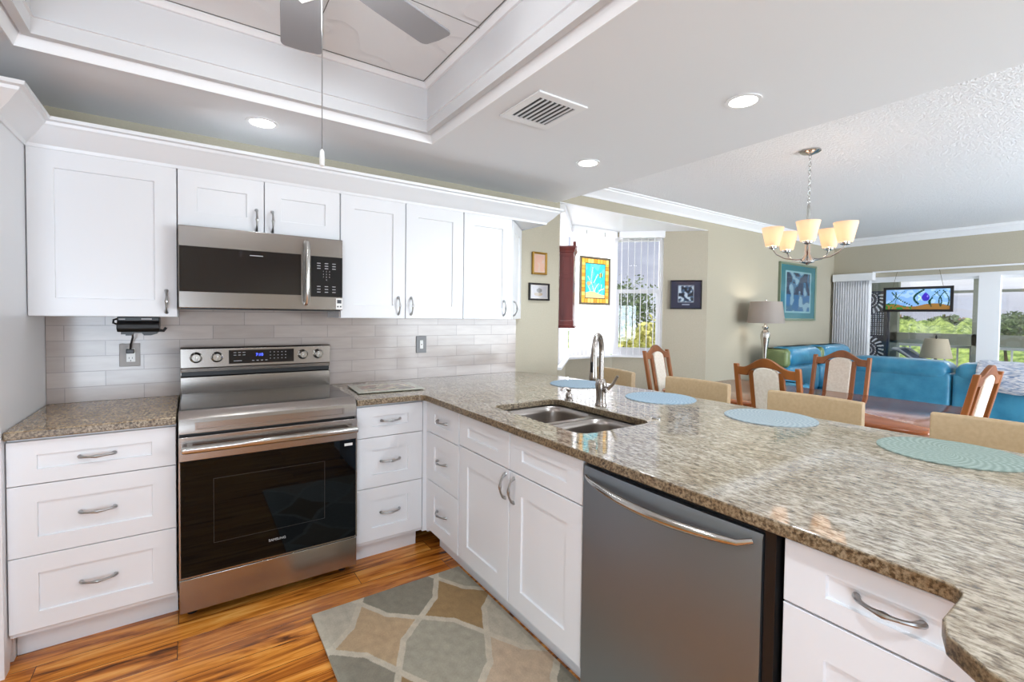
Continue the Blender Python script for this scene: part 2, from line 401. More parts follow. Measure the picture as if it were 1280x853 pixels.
def carcass(fr, a0, a1, z0, z1, dep, top=True, t=.018):
    b = B()
    def bx(A0, A1, Z0, Z1, D0, D1):
        vs = [b.v(fr.p(x, z, d)) for x in (A0, A1) for d in (D0, D1) for z in (Z0, Z1)]
        for f in ((0, 1, 3, 2), (4, 6, 7, 5), (0, 4, 5, 1), (2, 3, 7, 6), (0, 2, 6, 4), (1, 5, 7, 3)): b.bm.faces.new([vs[i] for i in f])
    bx(a0, a0+t, z0, z1, -dep, -.001); bx(a1-t, a1, z0, z1, -dep, -.001); bx(a0+t, a1-t, z0, z0+t, -dep, -.001)
    bx(a0+t, a1-t, z0+t, z1, -dep, -dep+.006)
    if top: bx(a0+t, a1-t, z1-t, z1, -dep+.006, -.001)
    else: bx(a0+t, a1-t, z1-.09, z1, -.02, -.001)
    return b
def cabinet(name, label, fr, a0, a1, z0, z1, dep, fronts, group, kick=None, top=True, base=None):
    """fronts: (kind, a0, a1, z0, z1, handle(a,z,horizontal) or None, rail, stile)"""
    loc = fr.p((a0+a1)/2, 0 if kick else z0, -dep/2)
    t = T(name, label, 'cabinet', loc, w=True, group=group)
    t.part('body', carcass(fr, a0, a1, z0, z1, dep, top), M['cab'])
    for k, A0, A1, Z0, Z1, h, rl, st in fronts:
        f = t.part(k, shaker(fr, A0, A1, Z0, Z1, rail=rl, stile=st), M['cab'])
        if h: t.part('handle', pull(fr, h[0], h[1], .02, h[2]), M['nickel'], parent=f)
    if kick:
        b = B(); q = fr.p(a0, 0, -kick); r = fr.p(a1, z0, -kick-.016)
        b.box(min(q.x, r.x), max(q.x, r.x), min(q.y, r.y), max(q.y, r.y), 0, z0); t.part('toe_kick', b, M['cab'])
    return t

# ------------------------------------------------------------------ the room shell
K = 2.335           # kitchen ceiling
H = 2.54            # living ceiling
b = B().box(-1.7, 2.55, -5.0, .12, -.1, 0); struct('floor', b, M['floor'])
b = B().box(2.55, 8.3, -6.4, .9, -.1, 0); struct('floor', b, M['tile'])
TX0, TX1, TY0, TY1 = -.485, 1.187, -2.80, -.638      # tray opening
b = B().plate([(-1.7, -5), (2.63, -5), (2.63, 0), (-1.7, 0)], [[(TX0, TY0), (TX1, TY0), (TX1, TY1), (TX0, TY1)]], K, K+.03)
b.box(2.60, 2.63, -5, 0, K+.03, H+.02); struct('ceiling', b, M['ceil'])
b = B().box(2.62, 8.3, -6.4, .12, H, H+.1); struct('ceiling', b, M['popcorn'])
BAY = [(2.665, 0), (3.395, .73), (4.11, .73), (4.84, 0)]
b = B().prism([(2.665, .003), (4.84, .003), (4.84, .12), (4.2, .95), (3.3, .95), (2.665, .12)], 'z', 2.346, 2.3515); struct('ceiling', b, M['whitewall'])
def ring(o, z): return [(TX0+o, TY0+o, z), (TX1-o, TY0+o, z), (TX1-o, TY1-o, z), (TX0+o, TY1-o, z)]
b = B().loft([ring(0, K-.001), ring(.004, K-.006), ring(.010, K-.006), ring(.014, K+.004), ring(.020, K+.022), ring(.032, K+.044), ring(.046, K+.058), ring(.047, K+.064), ring(.052, K+.066), ring(.060, K+.078), ring(.061, K+.088), ring(.075, K+.09)], cap=False)
struct('trim_1', b, M['trimw'], smooth=25)
b = B(); o_ = .066
x0, x1, y0, y1 = TX0+o_, TX1-o_, TY0+o_, TY1-o_
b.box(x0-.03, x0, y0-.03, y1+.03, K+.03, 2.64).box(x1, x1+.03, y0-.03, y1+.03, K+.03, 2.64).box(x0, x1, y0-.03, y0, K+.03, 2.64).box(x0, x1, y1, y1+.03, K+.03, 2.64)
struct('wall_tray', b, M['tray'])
TZ = 2.615
b = B().box(x0, x1, y0, y1, TZ, TZ+.05); struct('ceiling', b, M['tin'])
b = B(); 
for i in range(1, 3): yy = y1-.61*i; b.box(x0, x1, yy-.0015, yy+.0015, TZ-.0015, TZ)
for i in range(1, 3): xx = x1-.61*i; b.box(xx-.0015, xx+.0015, y0, y1, TZ-.0015, TZ)
b.plate([(x0+.036, y0+.036), (x1-.036, y0+.036), (x1-.036, y1-.036), (x0+.036, y1-.036)], [[(x0+.041, y0+.041), (x1-.041, y0+.041), (x1-.041, y1-.041), (x0+.041, y1-.041)]], TZ-.002, TZ-.0001)
struct('trim_2', b, mat('tile_seam', (120, 120, 120), .8))
b = B().loft([[(x0+q, y0+q, z), (x1-q, y0+q, z), (x1-q, y1-q, z), (x0+q, y1-q, z)] for q, z in ((0, TZ-.022), (.012, TZ-.022), (.02, TZ-.012), (.03, TZ-.006), (.03, TZ))], cap=False)
struct('trim_3', b, M['trimw'])
# tan walls
b = B().box(-1.7, 2.665, 0, .12, 0, H).box(4.84, 8.3, 0, .12, 0, H).box(2.665, 4.84, 0, .12, 2.352, H); struct('wall_back', b, M['tan'])
b = B().box(-1.72, -1.6, -5, .1, 0, H); struct('wall_left', b, M['tan'])
b = B().box(-.25, 2.6, -4.85, -4.75, 0, H).box(-1.7, -1.6, -4.85, -4.75, 0, H).box(-1.6, -.25, -4.85, -4.75, 2.15, H).box(2.55, 2.65, -6.3, -4.75, 0, H); struct('wall_front', b, M['tan'])
b = B().box(2.6, 3.1, -6.3, -6.2, 0, H).box(7.3, 8.3, -6.3, -6.2, 0, H).box(3.1, 7.3, -6.3, -6.2, 0, .45).box(3.1, 7.3, -6.3, -6.2, 2.35, H); struct('wall_right', b, M['tan'])
XF = 8.09
b = B().box(XF, XF+.14, -.06, .12, 0, H).box(XF, XF+.14, -6.3, -4.6, 0, H).box(XF, XF+.14, -4.6, -.06, 1.975, H); struct('wall_far', b, M['tan'])
# bay walls below and beside the windows
def seg(b, p, q, z0, z1, t0=0, t1=.1):
    p, q = Vector((*p, 0)), Vector((*q, 0)); d = (q-p).normalized(); n = Vector((-d.y, d.x, 0))
    poly = [p+n*t0, q+n*t0, q+n*t1, p+n*t1]; b.prism([(v.x, v.y) for v in poly], 'z', z0, z1); return b
b = B(); WR = (4.505, .335); WL = (2.70, .035)
for p, q in zip(BAY, BAY[1:]): seg(b, p, q, 0, .9)
seg(b, WR, BAY[3], .9, 2.35); seg(b, BAY[0], WL, .9, 2.35)
for p, q in ((WL, BAY[1]), (BAY[1], BAY[2]), (BAY[2], WR)): seg(b, p, q, 2.30, 2.35)
struct('wall_bay', b, M['tan'])
b = B()
for p, q in ((BAY[0], BAY[1]), (BAY[1], BAY[2]), (BAY[2], WR)): seg(b, p, q, .9, .922, -.035, .09)
struct('trim_4', b, M['trimw'])
def bay_window(i, p, q, rail=1.665):
    p, q = Vector((*p, 0)), Vector((*q, 0)); d = (q-p).normalized(); n = Vector((-d.y, d.x, 0)); Ln = (q-p).length
    def sb(b, a0, a1, z0, z1, t0, t1):
        P = [p+d*a0+n*t0, p+d*a1+n*t0, p+d*a1+n*t1, p+d*a0+n*t1]; b.prism([(v.x, v.y) for v in P], 'z', z0, z1)
    b = B(); sb(b, 0, .045, .922, 2.3, .04, .1); sb(b, Ln-.045, Ln, .922, 2.3, .04, .1); sb(b, .045, Ln-.045, .922, .98, .04, .1); sb(b, .045, Ln-.045, 2.25, 2.3, .04, .1)
    w = struct('window_%d' % i, b, M['trimw'])
    b = B(); sb(b, .045, Ln-.045, rail-.02, rail+.025, .05, .085); sb(b, .045, .07, .98, rail, .05, .07); sb(b, Ln-.07, Ln-.045, .98, rail, .05, .07); sb(b, .07, Ln-.07, .98, 1.01, .05, .07)
    struct('sash', b, M['trimw'], w)
    b = B(); sb(b, .045, Ln-.045, .98, 2.25, .073, .077); struct('pane', b, M['glass'], w)
bay_window(1, WL, BAY[1]); bay_window(2, BAY[1], BAY[2]); bay_window(3, BAY[2], WR)
def vblind(p, q, label, ang, n, zt=2.268, w=.089):
    p, q = Vector((*p, 0)), Vector((*q, 0)); d = (q-p).normalized(); nn = Vector((-d.y, d.x, 0)); Ln = (q-p).length
    mid = (p+q)/2; t = T('vertical_blind', label, 'blind', (mid.x, mid.y, .93), w=True, group='white vertical blinds of the bay window')
    b = B(); P = [p-nn*.045, q-nn*.045, q+nn*.03, p+nn*.03]; b.prism([(v.x, v.y) for v in P], 'z', zt, 2.344); t.part('valance', b, M['trimw'], bev=.003)
    for k in range(n):
        c = p+d*(Ln*(k+.5)/n); e = (d*math.cos(ang)+nn*math.sin(ang))*w/2; o = Vector((-e.y, e.x, 0)).normalized()
        b = B(); pr = [c-e, c-e*.5+o*.004, c+o*.0055, c+e*.5+o*.004, c+e]; po = [v+o*.0012 for v in pr][::-1]
        b.prism([(v.x, v.y) for v in pr+po], 'z', .935, zt-.002); t.part('slat', b, M['blind'])
vblind(WL, (3.37, .705), 'closed white vertical blind on the left angled side of the bay, beside the wall clock', math.radians(12), 14)
vblind((3.42, .70), (4.085, .70), 'closed white vertical blind of the bay behind the hanging stained glass fish', math.radians(12), 11)
vblind((4.125, .665), (4.48, .31), 'open white vertical blind of the bay with sky and bushes showing between its slats', math.radians(88), 7)

# living room crown, far wall door
prof = [(0, H-.10), (.012, H-.10), (.016, H-.085), (.03, H-.07), (.055, H-.04), (.07, H-.028), (.072, H-.015), (.09, H-.012), (.09, H), (0, H)]
b = B().prism([(-d, z) for d, z in prof], 'x', 2.63, XF); struct('trim_5', b, M['trimw'])
b = B().prism([(XF-d, z) for d, z in prof], 'y', -6.2, 0); struct('trim_6', b, M['trimw'])
b = B(); b.box(XF+.03, XF+.12, -4.6, -.06, 1.93, 1.975).box(XF+.03, XF+.12, -4.6, -.06, 0, .04).box(XF+.03, XF+.12, -.12, -.06, .04, 1.93).box(XF+.03, XF+.12, -4.6, -4.54, .04, 1.93)
dr = struct('door_1', b, M['trimw'])
for y0, y1, dx in ((-1.62, -.12, .05), (-3.15, -1.58, .075), (-4.54, -3.08, .05)):
    b = B().box(XF+dx, XF+dx+.03, y0, y0+.04, .04, 1.93).box(XF+dx, XF+dx+.03, y1-.04, y1, .04, 1.93).box(XF+dx, XF+dx+.03, y0+.04, y1-.04, .04, .12).box(XF+dx, XF+dx+.03, y0+.04, y1-.04, 1.9, 1.93)
    struct('door_panel', b, M['trimw'], dr)
    b = B().box(XF+dx+.012, XF+dx+.018, y0+.04, y1-.04, .12, 1.9); struct('pane', b, M['glass'], dr)
b = B().box(XF+.02, XF+.10, -1.775, -1.585, .04, 1.93); struct('door_post', b, M['trimw'], dr)
b = B().box(XF-.035, XF, -4.4, -.5, 2.035, 2.055); struct('trim_7', b, M['trimw'])
t = T('vertical_blind', 'white vertical blind stacked at the left end of the sliding glass door', 'blind', (XF-.06, -.25, 0), w=True)
b = B().box(XF-.12, XF-.002, -.53, -.03, 1.93, 2.035); t.part('valance', b, M['trimw'], bev=.003)
for k in range(15):
    y = -.045-.0315*k; b = B().prism([(XF-.105, y), (XF-.06, y-.006), (XF-.015, y-.002), (XF-.015, y-.0035), (XF-.06, y-.008), (XF-.105, y-.0015)], 'z', .04, 1.93); t.part('slat', b, M['blind'])
# lanai
XL = 9.6
b = B().box(8.23, 9.75, -6.3, .3, -.12, -.02); struct('floor', b, M['concrete'])
b = B().box(8.23, 9.8, -6.4, .4, 2.25, 2.35); struct('ceiling', b, M['whitewall'])
b = B().box(8.23, 9.7, .22, .3, -.02, 2.25); struct('wall_lanai', b, mat('pale_green_wall', (150, 158, 140), .7))
b = B()
for y0, y1 in ((-.36, .22), (-1.47, -1.25), (-2.66, -2.5), (-3.8, -3.65), (-5, -4.85)): b.box(XL, XL+.1, y0, y1, -.02, 2.25)
b.box(XL, XL+.1, -6.3, .22, 1.0, 1.17).box(XL, XL+.1, -6.3, .22, 2.1, 2.25).box(XL+.02, XL+.06, -6.3, -.36, 1.79, 1.83).box(XL, XL+.1, -6.3, .22, -.02, .1)
lw = struct('window_4', b, M['lanai'])
b = B().box(XL+.04, XL+.045, -6.3, -.36, 1.17, 2.1); struct('pane', b, M['glass'], lw)
t = T('balcony_railing', 'white upright balcony railing below the lanai windows, seen through the sliding door', 'railing', (XL+.2, -3, 0), w=True)
b = B().box(XL+.18, XL+.22, -6.2, .2, .95, .99).box(XL+.18, XL+.22, -6.2, .2, .08, .11); t.part('rail', b, M['trimw'])
for k in range(44): y = .1-.145*k; b = B().box(XL+.19, XL+.21, y-.01, y+.01, .11, .95); t.part('baluster', b, M['trimw'])

# ------------------------------------------------------------------ kitchen cabinets
G1 = 'white shaker base cabinets'; G2 = 'white shaker wall cabinets'
YB = -.600
fb = Fr((0, YB, 0), (1, 0, 0), (0, -1, 0))       # a = x
def dr3(a0, a1, hs=None, st=.075, zs=(.870, .700, .425, .135), hx=None):
    c = hx if hx is not None else (a0+a1)/2; out = []
    for i in range(3):
        z1, z0 = zs[i], zs[i+1]; out.append(('drawer', a0, a1, z0, z1, (c, (z0+z1)/2+.002, True), (.055 if i == 0 else .068), st))
    return out
t = cabinet('base_cabinet', 'white three-drawer base cabinet left of the oven, below the short brown counter', fb, -.521, -.004, .115, .88, .585, dr3(-.521, -.004, hx=-.262, st=.082), G1, kick=.085)
t = cabinet('base_cabinet', 'white three-drawer base cabinet right of the oven, in the counter corner', fb, .766, 1.150, .115, .88, .585, dr3(.768, 1.145, hx=.956, st=.085), G1, kick=.085)
XP = 1.188
fp = Fr((XP, 0, 0), (0, -1, 0), (-1, 0, 0))      # a = -y
t = cabinet('base_cabinet', 'narrow white three-drawer base cabinet of the peninsula beside the corner', fp, .622, 1.016, .115, .88, .56, dr3(.640, 1.014, st=.085), G1, kick=.07)
fr = []
t = cabinet('sink_cabinet', 'white two-door base cabinet under the kitchen sink, left of the dishwasher', fp, 1.018, 1.930, .115, .88, .56,
    [('false_front', 1.020, 1.473, .71, .870, None, .055, .085), ('false_front', 1.475, 1.927, .71, .870, None, .055, .085),
     ('door', 1.020, 1.473, .135, .708, (1.445, .632, False), .085, .085), ('door', 1.475, 1.927, .135, .708, (1.510, .632, False), .085, .085)], G1, kick=.07, top=False)
t = cabinet('base_cabinet', 'white wide-drawer base cabinet at the right end of the peninsula, right of the dishwasher', fp, 2.585, 3.20, .115, .88, .56,
    [('drawer', 2.590, 2.965, .725, .870, (2.785, .805, True), .045, .085), ('drawer', 2.590, 2.965, .43, .723, (2.785, .59, True), .085, .085), ('drawer', 2.590, 2.965, .135, .428, (2.785, .29, True), .085, .085), ('filler', 2.967, 3.19, .135, .870, None, .09, .09)], G1, kick=.07)
b = B().box(1.85, 2.1, -3.62, -.02, 0, .88); single('peninsula_back_panel', b, M['cab'], 'white panelled back of the peninsula facing the dining area', 'panel')
t_ = B().box(1.147, 1.187, -.619, -.602, .115, .872).box(1.170, 1.187, -.64, -.619, .115, .872); single('corner_filler', t_, M['cab'], 'narrow white filler strip in the inner corner of the base cabinets', 'filler')
# wall cabinets
YU = -.285
fu = Fr((0, YU, 0), (1, 0, 0), (0, -1, 0))
def door(a0, a1, z0, z1, hx, hz, st=.078): return ('door', a0, a1, z0, z1, (hx, hz, False), .078, st)
ZU0, ZU1 = 1.341, 2.062
cabinet('wall_cabinet', 'large single-door white wall cabinet left of the microwave', fu, -.521, -.002, ZU0, ZU1, .283, [door(-.521, -.002, ZU0, ZU1, -.045, 1.415, .085)], G2)
cabinet('wall_cabinet', 'short two-door white wall cabinet above the microwave', fu, 0, .762, 1.782, ZU1, .283, [door(0, .374, 1.782, ZU1, .338, 1.852), door(.375, .762, 1.782, ZU1, .413, 1.852)], G2)
cabinet('wall_cabinet', 'tall two-door white wall cabinet right of the microwave', fu, .764, 1.570, ZU0, ZU1, .283, [door(.766, 1.160, ZU0, ZU1, 1.115, 1.42), door(1.162, 1.570, ZU0, ZU1, 1.199, 1.42)], G2)
t = T('wall_cabinet', 'white end wall cabinet with an angled door, next to the two small pictures', 'cabinet', (1.9, -.15, ZU0), w=True, group=G2)
b = B().prism([(1.573, 0), (1.573, YU+.001), (1.958, YU+.001), (2.243, 0)], 'z', ZU0, ZU1); t.part('body', b, M['cab'])
f = t.part('door', shaker(fu, 1.573, 1.966, ZU0, ZU1, rail=.078), M['cab']); t.part('handle', pull(fu, 1.90, 1.42, .02, False), M['nickel'], parent=f)
s2 = math.sqrt(.5); fa = Fr((1.962, YU, 0), (s2, s2, 0), (s2, -s2, 0))
f = t.part('door', shaker(fa, .012, .395, ZU0, ZU1, rail=.078), M['cab']); t.part('handle', pull(fa, .052, 1.42, .02, False), M['nickel'], parent=f)
t = T('tall_cabinet', 'tall white pantry cabinet end panel at the left edge, beside the short counter', 'cabinet', (-.83, -.33, 0), w=True)
b = B().prism([(-.63, .10), (-.56, 0), (0, 0), (0, 2.062), (-.65, 2.062), (-.65, .10)][::-1] if False else [(-.66, 0), (-.60, 0), (-.57, .10), (-.55, .10), (-.55, 0), (-.003, 0), (-.003, 2.062), (-.66, 2.062)], 'x', -.541, -.523); t.part('side_panel', b, M['cab'])
b = B().box(-1.17, -.543, -.645, -.03, .0, 2.06); t.part('body', b, M['cab'])
fl = Fr((0, -.645, 0), (1, 0, 0), (0, -1, 0)); f = t.part('door', shaker(fl, -1.17, -.543, .12, 2.06, rail=.08), M['cab']); t.part('handle', pull(fl, -1.12, 1.1, .02, False), M['nickel'], parent=f)
# cabinet crown
pr = [(0, 2.058), (.006, 2.058), (.010, 2.072), (.022, 2.083), (.045, 2.105), (.066, 2.132), (.078, 2.142), (.082, 2.154), (.096, 2.158), (.098, 2.172), (0, 2.172)]
loops = []
for px, py, sxx, syy in ((-1.17, -.66, 0, -1), (-.523, -.66, 1, -1), (-.523, -.305, 1, -1), (2.27, -.305, 1, -1), (2.27, -.001, 1, 0)):
    loops.append([(px+sxx*d, py+syy*d, z) for d, z in pr])
b = B().loft(loops); struct('trim_8', b, M['cab'], smooth=25)
b = B().prism([(-1.17, -.66), (-.523, -.66), (-.523, -.305), (2.27, -.305), (2.27, 0), (-1.17, 0)], 'z', 2.064, 2.075); struct('trim_9', b, M['cab'])
# backsplash
b = B().box(-.521, 2.215, -.008, 0, .915, ZU0+.05); struct('wall_backsplash', b, M['splash'])

# ------------------------------------------------------------------ counters
b = B().box(-.521, -.003, -.648, -.001, .882, .914)
single('countertop', b, M['graniteL'], 'short brown granite countertop left of the oven', 'countertop', bev=.005, seg=3)
outer = [(.766, -.001), (.766, -.648), (1.085, -.648)]+arc((1.095, -.688), .04, PI/2, 0, 5)[1:]+[(1.135, -2.87)]+arc((1.105, -2.87), .03, 0, -PI/2, 4)[1:]
outer += [(1.0, -2.90), (.955, -2.915), (.905, -2.97), (.885, -3.03), (.885, -3.65), (2.42, -3.65), (2.42, -1.2), (2.37, -.55), (2.335, -.2), (2.26, -.04), (2.225, -.001)]
hole = rrect(1.288, 1.705, -1.79, -1.13, .058)
b = B().plate(outer, [hole], .882, .914)
single('countertop', b, M['granite'], 'long speckled granite countertop of the peninsula with a sink cutout', 'countertop', bev=.004, seg=3)
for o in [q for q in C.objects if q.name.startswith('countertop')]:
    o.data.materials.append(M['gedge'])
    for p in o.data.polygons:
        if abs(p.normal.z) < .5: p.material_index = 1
# sink
t = T('kitchen_sink', 'double-bowl stainless steel undermount sink in the granite peninsula', 'sink', (1.5, -1.46, .68), w=True)
def bowl(x0, x1, y0, y1, zt, zb):
    b = B(); ls = []
    for q, z, r in ((0, zt, .075), (.004, zt-.03, .075), (.012, zb+.05, .07), (.03, zb+.012, .06), (.06, zb, .04)): ls.append([(x, y, z) for x, y in rrect(x0+q, x1-q, y0+q, y1-q, r)])
    b.loft(ls, cap=False); b.bm.faces.new([v for v in b.bm.verts][-len(ls[0]):]); return b
t.part('bowl', bowl(1.30, 1.695, -1.455, -1.14, .878, .70), M['sink'], solid=.0015)
t.part('bowl', bowl(1.30, 1.695, -1.78, -1.49, .878, .70), M['sink'], solid=.0015)
b = B().plate(rrect(1.28, 1.715, -1.80, -1.12, .06), [rrect(1.30, 1.695, -1.455, -1.14, .075), rrect(1.30, 1.695, -1.78, -1.49, .075)], .8775, .8805); t.part('rim', b, M['sink'])
for y in (-1.30, -1.635):
    b = B().lathe([(.038, .700), (.038, .7035), (.03, .704), (.028, .701)], (1.5, y, 0), 20); t.part('drain', b, M['chrome'])
# faucet
fx, fy = 1.775, -1.405
t = T('faucet', 'tall brushed nickel gooseneck faucet behind the sink', 'faucet', (fx, fy, .914), w=True)
t.part('base', B().lathe([(.030, .914), (.030, .922), (.026, .928), (.024, .95), (.0255, .99), (.030, 1.02), (.026, 1.035), (.021, 1.045), (.018, 1.05)], (fx, fy, 0), 24), M['faucet'])
pts = [(fx, fy, 1.04), (fx, fy, 1.10), (fx, fy, 1.185)]; R = .072
for i in range(1, 15):
    a = PI*i/15; q = R-R*math.cos(a); pts.append((fx-q*.87, fy-q*.5, 1.185+R*1.25*math.sin(a)))
pts.append((fx-2*R*.87, fy-2*R*.5, 1.18)); t.part('gooseneck', B().tube(pts, .0135, 14), M['faucet'])
b = B().lathe([(.0145, 1.185), (.0165, 1.175), (.017, 1.12), (.020, 1.085), (.0215, 1.065), (.019, 1.06), (.012, 1.06)], (fx-1.74*R, fy-R, 0), 20); t.part('spray_head', b, M['faucet'])
b = B().box(fx-1.74*R-.021, fx-1.74*R-.014, fy-R-.014, fy-R+.002, 1.10, 1.15); t.part('spray_button', b, M['black'], bev=.003)
b = B().lathe([(.017, 0), (.017, .02), (.014, .028)], (0, 0, 0), 16, axis='y'); b.tf(Matrix.Translation((fx, fy-.05, 1.0))); t.part('handle_hub', b, M['faucet'])
b = B().tube([(fx+.002, fy-.045, 1.005), (fx+.01, fy-.07, 1.03), (fx+.018, fy-.095, 1.075)], [.010, .0085, .007], 10); t.part('handle', b, M['faucet'])
t = T('soap_dispenser', 'short nickel soap dispenser left of the gooseneck faucet', 'soap dispenser', (1.735, -1.205, .914), w=True)
t.part('base', B().lathe([(.022, .914), (.022, .92), (.016, .926), (.018, .94), (.012, .955), (.009, .96), (.013, .967), (.013, .975), (.006, .98)], (1.735, -1.205, 0), 20), M['faucet'])
t.part('spout', B().tube([(1.735, -1.205, .975), (1.71, -1.205, .982), (1.688, -1.205, .978), (1.68, -1.205, .968)], [.008, .007, .006, .005], 10), M['faucet'])
single('air_gap_cap', B().lathe([(.020, .9145), (.020, .919), (.017, .922), (.002, .923)], (1.765, -1.76, 0), 24), M['chrome'], 'small round nickel cap on the granite right of the sink', 'cap')

# ------------------------------------------------------------------ range
RX0, RX1 = .004, .758; RW = RX1-RX0
t = T('range', 'stainless steel electric range with a black glass oven door between the white cabinets', 'oven', (.38, -.33, 0), w=True)
t.part('body', B().box(RX0, RX1, -.605, -.02, .055, .915), M['steel'], label='steel side casing')
t.part('cooktop', B().box(RX0+.004, RX1-.004, -.612, -.088, .9155, .930), M['cook'], bev=.002, label='black glass cooktop')
b = B().prism([(-.615, .914), (-.615, .934), (-.622, .934), (-.655, .905), (-.658, .898), (-.658, .836), (-.607, .836), (-.607, .914)], 'x', RX0, RX1); fp_ = t.part('front_panel', b, M['steel'], bev=.002)
b = B(); b.loft([[(RX0+q, -.658-d, z0) if False else p for p in [(RX0+q, -.658-d, .850+zz), (RX1-q, -.658-d, .850+zz), (RX1-q, -.658-d, .884-zz), (RX0+q, -.658-d, .884-zz)]] for q, d, zz in ((.06, 0, 0), (.06, .004, 0), (.068, .004, .005), (.069, .0005, .006))])
t.part('embossed_bar', b, M['steel'], parent=fp_)
t.part('door_gap', B().box(RX0+.003, RX1-.003, -.64, -.606, .205, .836), M['black'])
# door
dt = t.part('oven_door', B().box(RX0, RX1, -.672, -.641, .722, .826), M['steel'], bev=.002, label='steel top rail of the oven door')
t.part('door_glass', B().box(RX0, RX1, -.670, -.641, .214, .7215), M['blackglass'], bev=.002, parent=dt)
b = B().box(RX0, RX0+.006, -.6715, -.6705, .214, .7215).box(RX1-.006, RX1, -.6715, -.6705, .214, .7215).box(RX0, RX1, -.6715, -.6705, .208, .2135); t.part('door_trim', b, M['steel'], parent=dt)
b = B(); w0, w1, z0, z1 = .13, .60, .34, .63
for q in ((w0, w1, z0, z0+.002), (w0, w1, z1-.002, z1), (w0, w0+.002, z0, z1), (w1-.002, w1, z0, z1)): b.box(q[0], q[1], -.6704, -.67, q[2], q[3])
t.part('window_outline', b, mat('window_outline', (34, 34, 36), .3), parent=dt)
b = B().prism([(-.735, .768), (-.742, .776), (-.742, .789), (-.735, .796), (-.712, .796), (-.712, .768)], 'x', RX0+.012, RX1-.012)
h = t.part('door_handle', b, M['chrome'], bev=.003)
for x in (RX0+.03, RX1-.05): t.part('handle_bracket', B().box(x, x+.02, -.715, -.671, .770, .794), M['steel'], parent=h)
dw = t.part('drawer', B().box(RX0, RX1, -.668, -.61, .056, .203), M['steel'], bev=.003, label='plain steel storage drawer')
for x, y in ((.05, -.56), (.71, -.56), (.05, -.1), (.71, -.1)): t.part('foot', B().lathe([(.02, 0), (.02, .02), (.012, .025), (.012, .056)], (x, y, 0), 14), M['black'])
RXF = (PI/2, 0, 0)
text('brand_name', 'SAMSUNG', .016, (.385, -.6707, .292), RXF, mat('silver_print', (190, 190, 190), .4), dt, .0002, thing=t)
b = B().box(.695, .735, -.6712, -.6702, .690, .703); t.part('energy_sticker', b, M['whiteplastic'], parent=dt)
# backguard
bgp = t.part('backguard', B().prism([(-.02, .915), (-.02, 1.176), (-.088, 1.176), (-.098, 1.168), (-.100, 1.068), (-.088, 1.064), (-.086, 1.044), (-.05, 1.044), (-.05, 1.022), (-.088, 1.016), (-.092, .931), (-.088, .915)], 'x', RX0, RX1), M['steel'], bev=.0015, label='steel backguard with the controls')
t.part('vent_gap', B().box(RX0+.004, RX1-.004, -.085, -.051, 1.0225, 1.0435), M['black'], parent=bgp)
t.part('display', B().box(.222, .552, -.1022, -.099, 1.082, 1.157), mat('display_glass', (26, 24, 26), .12), parent=bgp)
for x in (.073, .167, .601, .687):
    b = B().lathe([(.029, 0), (.029, -.003), (.024, -.006), (.0225, -.026), (.019, -.030), (.001, -.030)], (x, -.0995, 1.122), 24, axis='y')
    k = t.part('knob', b, M['chrome'], parent=bgp)
    k2 = B().box(x-.0045, x+.0045, -.135, -.129, 1.102, 1.142); b2 = t.part('knob_grip', k2, M['chrome'], parent=bgp, bev=.002)
blue = emit('blue_digits', (70, 90, 255), 3); wh = mat('pale_print', (180, 180, 184), .5)
text('clock_digits', '7:10', .022, (.372, -.1024, 1.128), RXF, blue, bgp, .0002, thing=t)
b = B()
for i in range(3):
    for j in range(2): b.box(.245+i*.022, .258+i*.022, -.1027, -.1022, 1.142-j*.014, 1.1445-j*.014)
for i in range(4): b.box(.335+i*.022, .346+i*.022, -.1027, -.1022, 1.095, 1.098)
for i in range(5):
    for j in range(3): b.box(.425+i*.02, .430+i*.02, -.1027, -.1022, 1.140-j*.018, 1.1425-j*.018)
b.box(.245, .285, -.1027, -.1022, 1.096, 1.0985); t.part('display_marks', b, wh, parent=bgp)

# ------------------------------------------------------------------ microwave
t = T('microwave', 'stainless steel over-the-range microwave under the short wall cabinet', 'microwave', (.38, -.19, 1.385), w=True)
t.part('body', B().box(.003, .759, -.352, -.004, 1.392, 1.780), mat('grey_casing', (70, 68, 68), .4))
t.part('vent', B().box(.01, .75, -.36, -.05, 1.380, 1.3915), M['black'])
d = t.part('door', B().box(.003, .758, -.382, -.353, 1.386, 1.780), M['steel'], bev=.003)
t.part('door_window', B().box(.006, .542, -.3835, -.380, 1.464, 1.683), M['mwglass'], parent=d, bev=.001)
cpn = t.part('control_panel', B().box(.590, .757, -.3835, -.380, 1.458, 1.680), mat('control_glass', (34, 34, 36), .12), bev=.001)
b = B().tube([(.566, -.383, 1.752), (.566, -.412, 1.745), (.566, -.425, 1.70), (.566, -.427, 1.59), (.566, -.425, 1.47), (.566, -.412, 1.425), (.566, -.383, 1.418)], [.011, .012, .013, .0135, .013, .012, .011], 12); t.part('handle', b, M['chrome'], parent=d)
t.part('logo_strip', B().box(.30, .36, -.3842, -.3835, 1.655, 1.659), wh, parent=d)
rows = ['1', '4', '7', '0']
b = B()
for i in range(3):
    for j in (0, 1, 2): b.box(.622+i*.040, .640+i*.040, -.3842, -.3836, 1.640-j*.014, 1.644-j*.014)
    for j in (7, 8, 9): b.box(.622+i*.040, .640+i*.040, -.3842, -.3836, 1.622-j*.0155, 1.6255-j*.0155)
t.part('key_labels', b, wh, parent=cpn)
for j, r in enumerate(('1    2    3', '4    5    6', '7    8    9', '0')): text('key_digits', r, .010, (.671, -.3838, 1.598-j*.0155), RXF, wh, cpn, .0002, thing=t)
s_ = t.part('label_tag', B().box(.722, .757, -.3842, -.3822, 1.390, 1.452), M['whiteplastic'], bev=.001)
